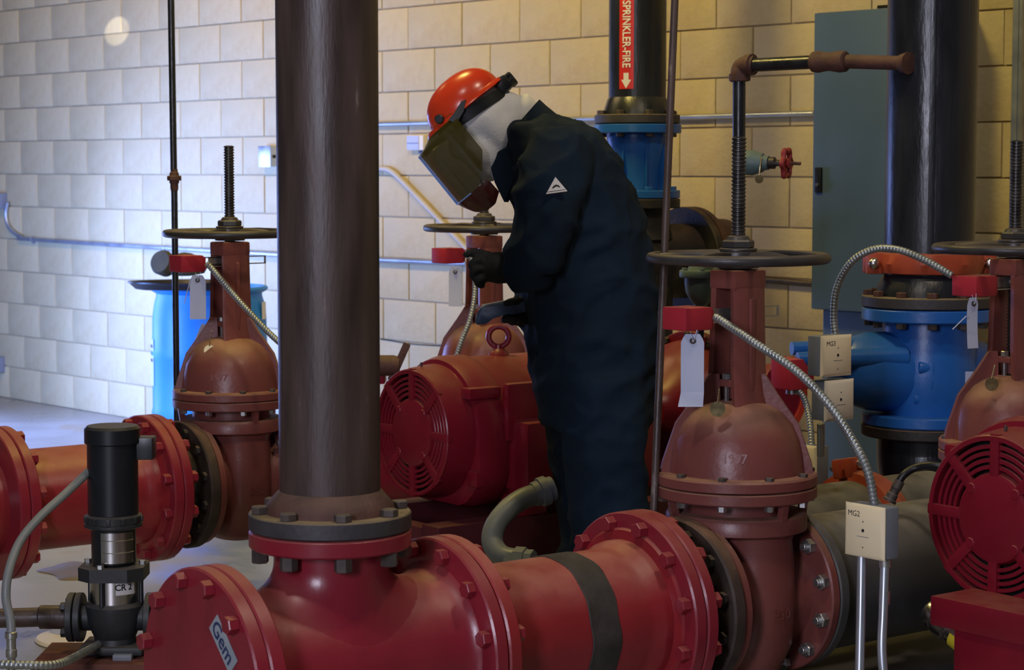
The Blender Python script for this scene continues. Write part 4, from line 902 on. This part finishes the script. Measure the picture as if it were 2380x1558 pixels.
def folds(v):
    n1 = noise.noise(Vector((v.x * 7, v.y * 7, v.z * 3.2 + v.x * 4))) ; n2 = noise.noise(Vector((v.x * 5 + 3, v.y * 5, v.z * 16 + v.x * 12)))
    n3 = noise.noise(Vector((v.x * 22, v.y * 22, v.z * 22)))
    n4 = 1 - 2 * abs(noise.noise(Vector((v.x * 4 - v.z * 5, v.y * 4 + 7, v.z * 7 + v.x * 5)))) ; n5 = 1 - 2 * abs(noise.noise(Vector((v.x * 9 + v.z * 7, v.y * 8, v.z * 10 - v.x * 8 + 3))))
    return .010 * n1 + .007 * n2 + .002 * n3 + .012 * (max(n4, 0) ** 2 - .35) + .008 * (max(n5, 0) ** 2 - .35)
body = solid(b, .011, 5, folds); bo = body.build('body', 'coverall', pers, ang=80)
bvh = BVHTree.FromPolygons([Vector(v) for v in body.v], body.f)
# boots
for y, dx in ((.12, -.02), (-.12, .03)):
    bb = MB(); bb.loft([oval(Vector((dx + .04, y, .0)), .15, .052), oval(Vector((dx + .04, y, .03)), .152, .054), oval(Vector((dx + .03, y, .06)), .13, .05), oval(Vector((dx, y, .10)), .08, .05), oval(Vector((dx - .01, y, .16)), .065, .05)])
    bb.build('boot', 'blackpl', pers, ang=60)
# collar
b = MB(); cr = []
def cring(back, front, hw, th):
    k_, f_ = H(*back), H(*front); c = (k_ + f_) / 2; fx = (f_ - k_); l = fx.length / 2; fx.normalize()
    return c, l, fx, hw
secs = [((1318, 285), (1178, 395), .135), ((1290, 262), (1168, 372), .115), ((1268, 244), (1168, 345), .098), ((1254, 231), (1172, 325), .092)]
outer = []; inner = []
for s in secs:
    c, l, fx, hw = cring(s[0], s[1], s[2], 0); outer.append(oval(c, l, hw, 36, fx=fx, p=2)); inner.append(oval(c, l - .010, hw - .010, 36, fx=fx, p=2))
b.loft(outer + inner[::-1], closed=True)
b.build('collar', 'coverall', pers, ang=80)
for s in (1, -1):
    b = MB(); pts = [H(1133, 366, .03 * s), H(1172, 345, .075 * s), H(1200, 400, .12 * s), H(1172, 470, .10 * s), H(1150, 425, .05 * s)]
    nrm = Vector((.012, .006 * s, 0)); b.loft([[p for p in pts], [p - nrm for p in pts]]); b.build('lapel', 'coverall', pers)
# sleeve badge
o_ = H(1289, 434, .25); hit = bvh.ray_cast(Vector((o_.x, 1.0, o_.z)), Vector((0, -1, 0)))
if hit[0] is not None:
    hp, hn = hit[0], hit[1]; fm = fr(hp + hn * .005, hn, (-1, 0, 0)); fm = fm if (fm.to_3x3() @ Vector((0, 1, 0))).z > 0 else fm @ Matrix.Rotation(math.pi, 4, 'Z')
    fm = fm @ Matrix.Rotation(R(6), 4, 'Z')
    bg = MB().prism([(-.028, -.020), (.030, -.016), (.002, .026)], -.003, .002, fm).build('sleeve_badge', 'signwhite', pers, label='white triangular sleeve badge')
    MB().prism([(-.024, -.0145), (.025, -.011), (.025, -.0125), (-.024, -.016)], .002, .0028, fm).build('badge_line', 'ink', bg)
    MB().prism([(-.011, -.006), (-.006, .001), (.001, .004), (.008, .002), (.012, -.005), (.008, -.004), (.004, -.001), (-.002, -.003), (-.007, -.006)], .002, .0028, fm).build('badge_pictogram', 'ink', bg)
# head frame
HO = H(1080, 245); hf = Vector((.775, 0, -.63)).normalized(); hu = Vector((.63, 0, .775)).normalized()
HM = Matrix.Translation(HO) @ Matrix((hf, Vector((0, 1, 0)), hu)).transposed().to_4x4()
hv = lambda a, y, u: HM @ Vector((a, y, u))
def ball(mb, a, y, u, ra, ry, ru, n=20):
    rr_ = []
    for i in range(1, n):
        t = math.pi * i / n; rr_.append([hv(a + ra * math.sin(t) * math.cos(p), y + ry * math.sin(t) * math.sin(p), u - ru * math.cos(t)) for p in [2 * math.pi * j / 24 for j in range(24)]])
    mb.loft(rr_)
b = MB(); ball(b, -.005, 0, -.035, .105, .078, .105); ball(b, .030, 0, -.125, .075, .066, .085); ball(b, .055, 0, -.175, .045, .045, .045)
b.tube([hv(-.03, 0, -.06), hv(-.035, 0, -.13), H(1215, 275), H(1248, 325)], [.082, .078, .075, .066], 24)
ball(b, -.075, 0, -.088, .062, .062, .064)
ball(b, .105, 0, -.085, .016, .014, .03)
hd = solid(b, .009, 5, lambda v: .0025 * noise.noise(Vector((v.x * 18, v.y * 18, v.z * 18)))).build('hood', 'hood', pers, ang=80, label='white knit hood')
# helmet
def shell(k, u0, n=14):
    rings = [[hv((.120 + .002) * k * math.cos(p), .101 * k * math.sin(p), u0) for p in [2 * math.pi * j / 48 for j in range(48)]]]
    for i in range(n + 1):
        t = math.pi / 2 * i / n; c, s = math.cos(t) ** .85, math.sin(t)
        rings.append([hv(max(.118 * k * c, .001) * math.cos(p) - .004 * s, max(.099 * k * c, .001) * math.sin(p), .088 * k * s) for p in [2 * math.pi * j / 48 for j in range(48)]])
    return rings
b = MB(); b.loft(shell(1.0, -.012)); 
b.loft([[hv(a * math.cos(p) + (.012 if math.cos(p) > 0 else -.006) * abs(math.cos(p)), c * math.sin(p), u) for p in [2 * math.pi * j / 48 for j in range(48)]] for a, c, u in ((.119, .100, .002), (.130, .106, -.006), (.131, .107, -.010), (.119, .100, -.008))], closed=True)
he = b.build('helmet', 'helmet', pers, ang=50, label='glossy orange helmet shell')
b = MB(); b.loft([[hv(a * math.cos(p) - .004, c * math.sin(p), u + .02 * (math.cos(p) - .2) * .5) for p in [2 * math.pi * j / 40 for j in range(40)]] for a, c, u in ((.112, .086, -.012), (.116, .090, -.012), (.114, .088, -.042), (.110, .084, -.042))], closed=True); b.build('headband', 'helmetblack', he)
b = MB(); b.box((0, 0, 0), (.040, .09, .045), .012, HM @ Matrix.Translation((-.122, 0, -.024))); b.lathe([(.020, 0), (.022, .004), (.022, .016), (.018, .020)], HM @ fr((-.138, 0, -.026), (-1, 0, 0)), 16)
for k in range(8): b.box((.0, .0, .0), (.018, .012, .010), .003, HM @ Matrix.Translation((-.145, -.035 + .01 * k, -.022 + .012 * math.sin(k * 1.7))))
b.build('ratchet', 'helmetblack', he)
for s in (1, -1):
    MB().cyl(.013, 0, .010, HM @ fr((.078, .086 * s, .012), (.25, s, 0)), 20, .002).build('pivot_knob', 'helmetblack', he)
    b = MB(); b.prism([(.060, .010), (.052, .032), (.012, .018), (-.012, -.004), (.0, -.008), (.035, .004)], 0, .012, HM @ fr((0, .0935 * s, 0), (0, s, .25), (1, 0, 0)) if s > 0 else HM @ fr((0, .0935 * s, 0), (0, s, .25), (1, 0, 0)) @ Matrix.Scale(-1, 4, (0, 1, 0))); b.build('ear_clip', 'helmetblack', he)
# face shield
def vis(th, u, inset=0.):
    th = R(th); return hv(.058 + (.134 - inset) * math.cos(th), (.122 - inset) * math.sin(th), u)
def sheet(ths, f0, f1, nu, th_=.0022, inset=lambda t, k: 0):
    out = []
    for t in ths:
        col = [vis(t, f0(t) + (f1(t) - f0(t)) * k / nu, inset(t, k / nu)) for k in range(nu + 1)]; col2 = [vis(t, f0(t) + (f1(t) - f0(t)) * k / nu, inset(t, k / nu) + th_) for k in range(nu, -1, -1)]
        out.append(col + col2)
    return out
ths = [-98 + 196 * i / 40 for i in range(41)]
top = lambda t: -.030 + .012 * (abs(t) / 98) ** 2
bot = lambda t: -.205 + .075 * max(0, (abs(t) - 62) / 36) ** 1.5
MB().loft(sheet(ths, top, bot, 8)).build('face_shield', 'visor', he, ang=60, label='amber tinted face shield')
ths2 = [-80 + 160 * i / 36 for i in range(37)]
MB().loft(sheet(ths2, lambda t: -.203, lambda t: -.215 - .055 * math.sin(R(90 * min(1, abs(t) / 60))) * (1 - max(0, (abs(t) - 66) / 14) * .35), 6, inset=lambda t, k: .012 * k * k)).build('chin_guard', 'visorred', he, ang=60, label='reddish tinted chin guard')
MB().tube([vis(t, -.204, -.001) for t in [-52 + 104 * i / 20 for i in range(21)]], .0022, 8).tube([vis(0, -.204, -.001), vis(0, -.030, -.001)], .0028, 6).build('shield_edge_glint', 'visorglint', he)  # blue highlight modelled as thin tubes on the shield's front and rim
b = MB(); b.loft([[hv((.112 + .078 * k) * math.cos(R(t)) + .005, (.099 + .022 * k) * math.sin(R(t)), .004 - .040 * k) for k in (0, .5, 1)] + [hv((.108 + .078 * k) * math.cos(R(t)) + .005, (.095 + .022 * k) * math.sin(R(t)), .002 - .042 * k) for k in (1, .5, 0)] for t in [-70 + 140 * i / 28 for i in range(29)]]); b.build('shield_bracket', 'visor', he, ang=60)
# gloved hands
def hand(name, pts_palm, rp, fingers, label):
    b = MB(); b.tube(curve([H(*p) for p in pts_palm], 4), rp, 16)
    for f in fingers:
        P = curve([H(*p) for p in f], 4); b.tube(P, [.0125 - .0025 * i / len(P) for i in range(len(P))], 10)
        b.lathe([(.001, -.0095), (.006, -.008), (.0095, -.003), (.0098, .002), (.007, .0075), (.001, .0098)], Matrix.Translation(P[-1]), 10)
    return solid(b, .0048, 2).build(name, 'glove', pers, ang=80, label=label)
hand('glove', [(1195, 624, .235), (1172, 624, .23), (1150, 622, .225), (1130, 622, .22)], [.040, .039, .040, .041, .042, .043, .044, .044, .043, .042, .041, .040, .038],
     [[(1138, 596, .225), (1115, 588, .23), (1097, 588, .235), (1084, 592, .235)], [(1130, 610, .235), (1108, 606, .25), (1096, 616, .25), (1100, 628, .24)], [(1128, 628, .24), (1108, 626, .255), (1098, 638, .25), (1106, 648, .24)], [(1132, 645, .235), (1116, 648, .25), (1110, 658, .245), (1120, 664, .235)], [(1150, 600, .20), (1128, 592, .18), (1110, 600, .175), (1100, 610, .18)]], 'near black glove reaching toward the switch')
hand('glove', [(1236, 712, .0), (1222, 716, .02), (1210, 720, .03), (1200, 722, .035)], [.036, .037, .038, .038, .038, .037, .036, .035, .034, .032, .031, .030, .028],
     [[(1196, 728, .0), (1178, 738, .01), (1172, 744, .04), (1180, 738, .062)], [(1206, 732, .0), (1192, 745, .01), (1190, 748, .045), (1196, 740, .066)], [(1216, 732, .0), (1206, 746, .01), (1204, 749, .045), (1209, 740, .066)], [(1226, 730, .0), (1219, 744, .01), (1217, 747, .04), (1220, 738, .06)], [(1218, 702, .04), (1200, 700, .06), (1186, 702, .065), (1176, 706, .06)]], 'lower black glove gripping the meter')
# handheld meter
mc = W(1160, 722, DP - .035); t = thing('handheld_meter', 'blue grey handheld meter gripped in the worker\'s lower glove', 'meter', mc, PSI + math.pi)
MI = (Matrix.Translation(mc) @ Matrix.Rotation(PSI + math.pi, 4, 'Z')).inverted()
mp = lambda px, py: (MI @ W(px, py, DP - .035)); 
prof = [mp(*p) for p in [(1105, 748), (1112, 722), (1118, 714), (1160, 706), (1176, 702), (1215, 700), (1228, 706), (1226, 722), (1200, 730), (1170, 732), (1140, 742), (1128, 752), (1110, 754)]]
MB().loft([[p + Vector((0, y, 0)) * 1 - (p - prof[6]) * s for p in prof] for y, s in ((-.028, .06), (-.024, 0), (.024, 0), (.028, .06))]).build('shell', 'meter', t, ang=50)
A_, B_ = mp(1120, 711.5), mp(1172, 701.5); dv = (B_ - A_).normalized(); nv = Vector((-dv.z, 0, dv.x)); nv = nv if nv.z > 0 else -nv
MB().loft([[A_ + Vector((0, y, 0)) + nv * h for y, h in ((-.022, -.002), (.022, -.002), (.020, .003), (-.020, .003))], [B_ + Vector((0, y, 0)) + nv * h for y, h in ((-.022, -.002), (.022, -.002), (.020, .003), (-.020, .003))]]).build('screen', 'meterface', t)
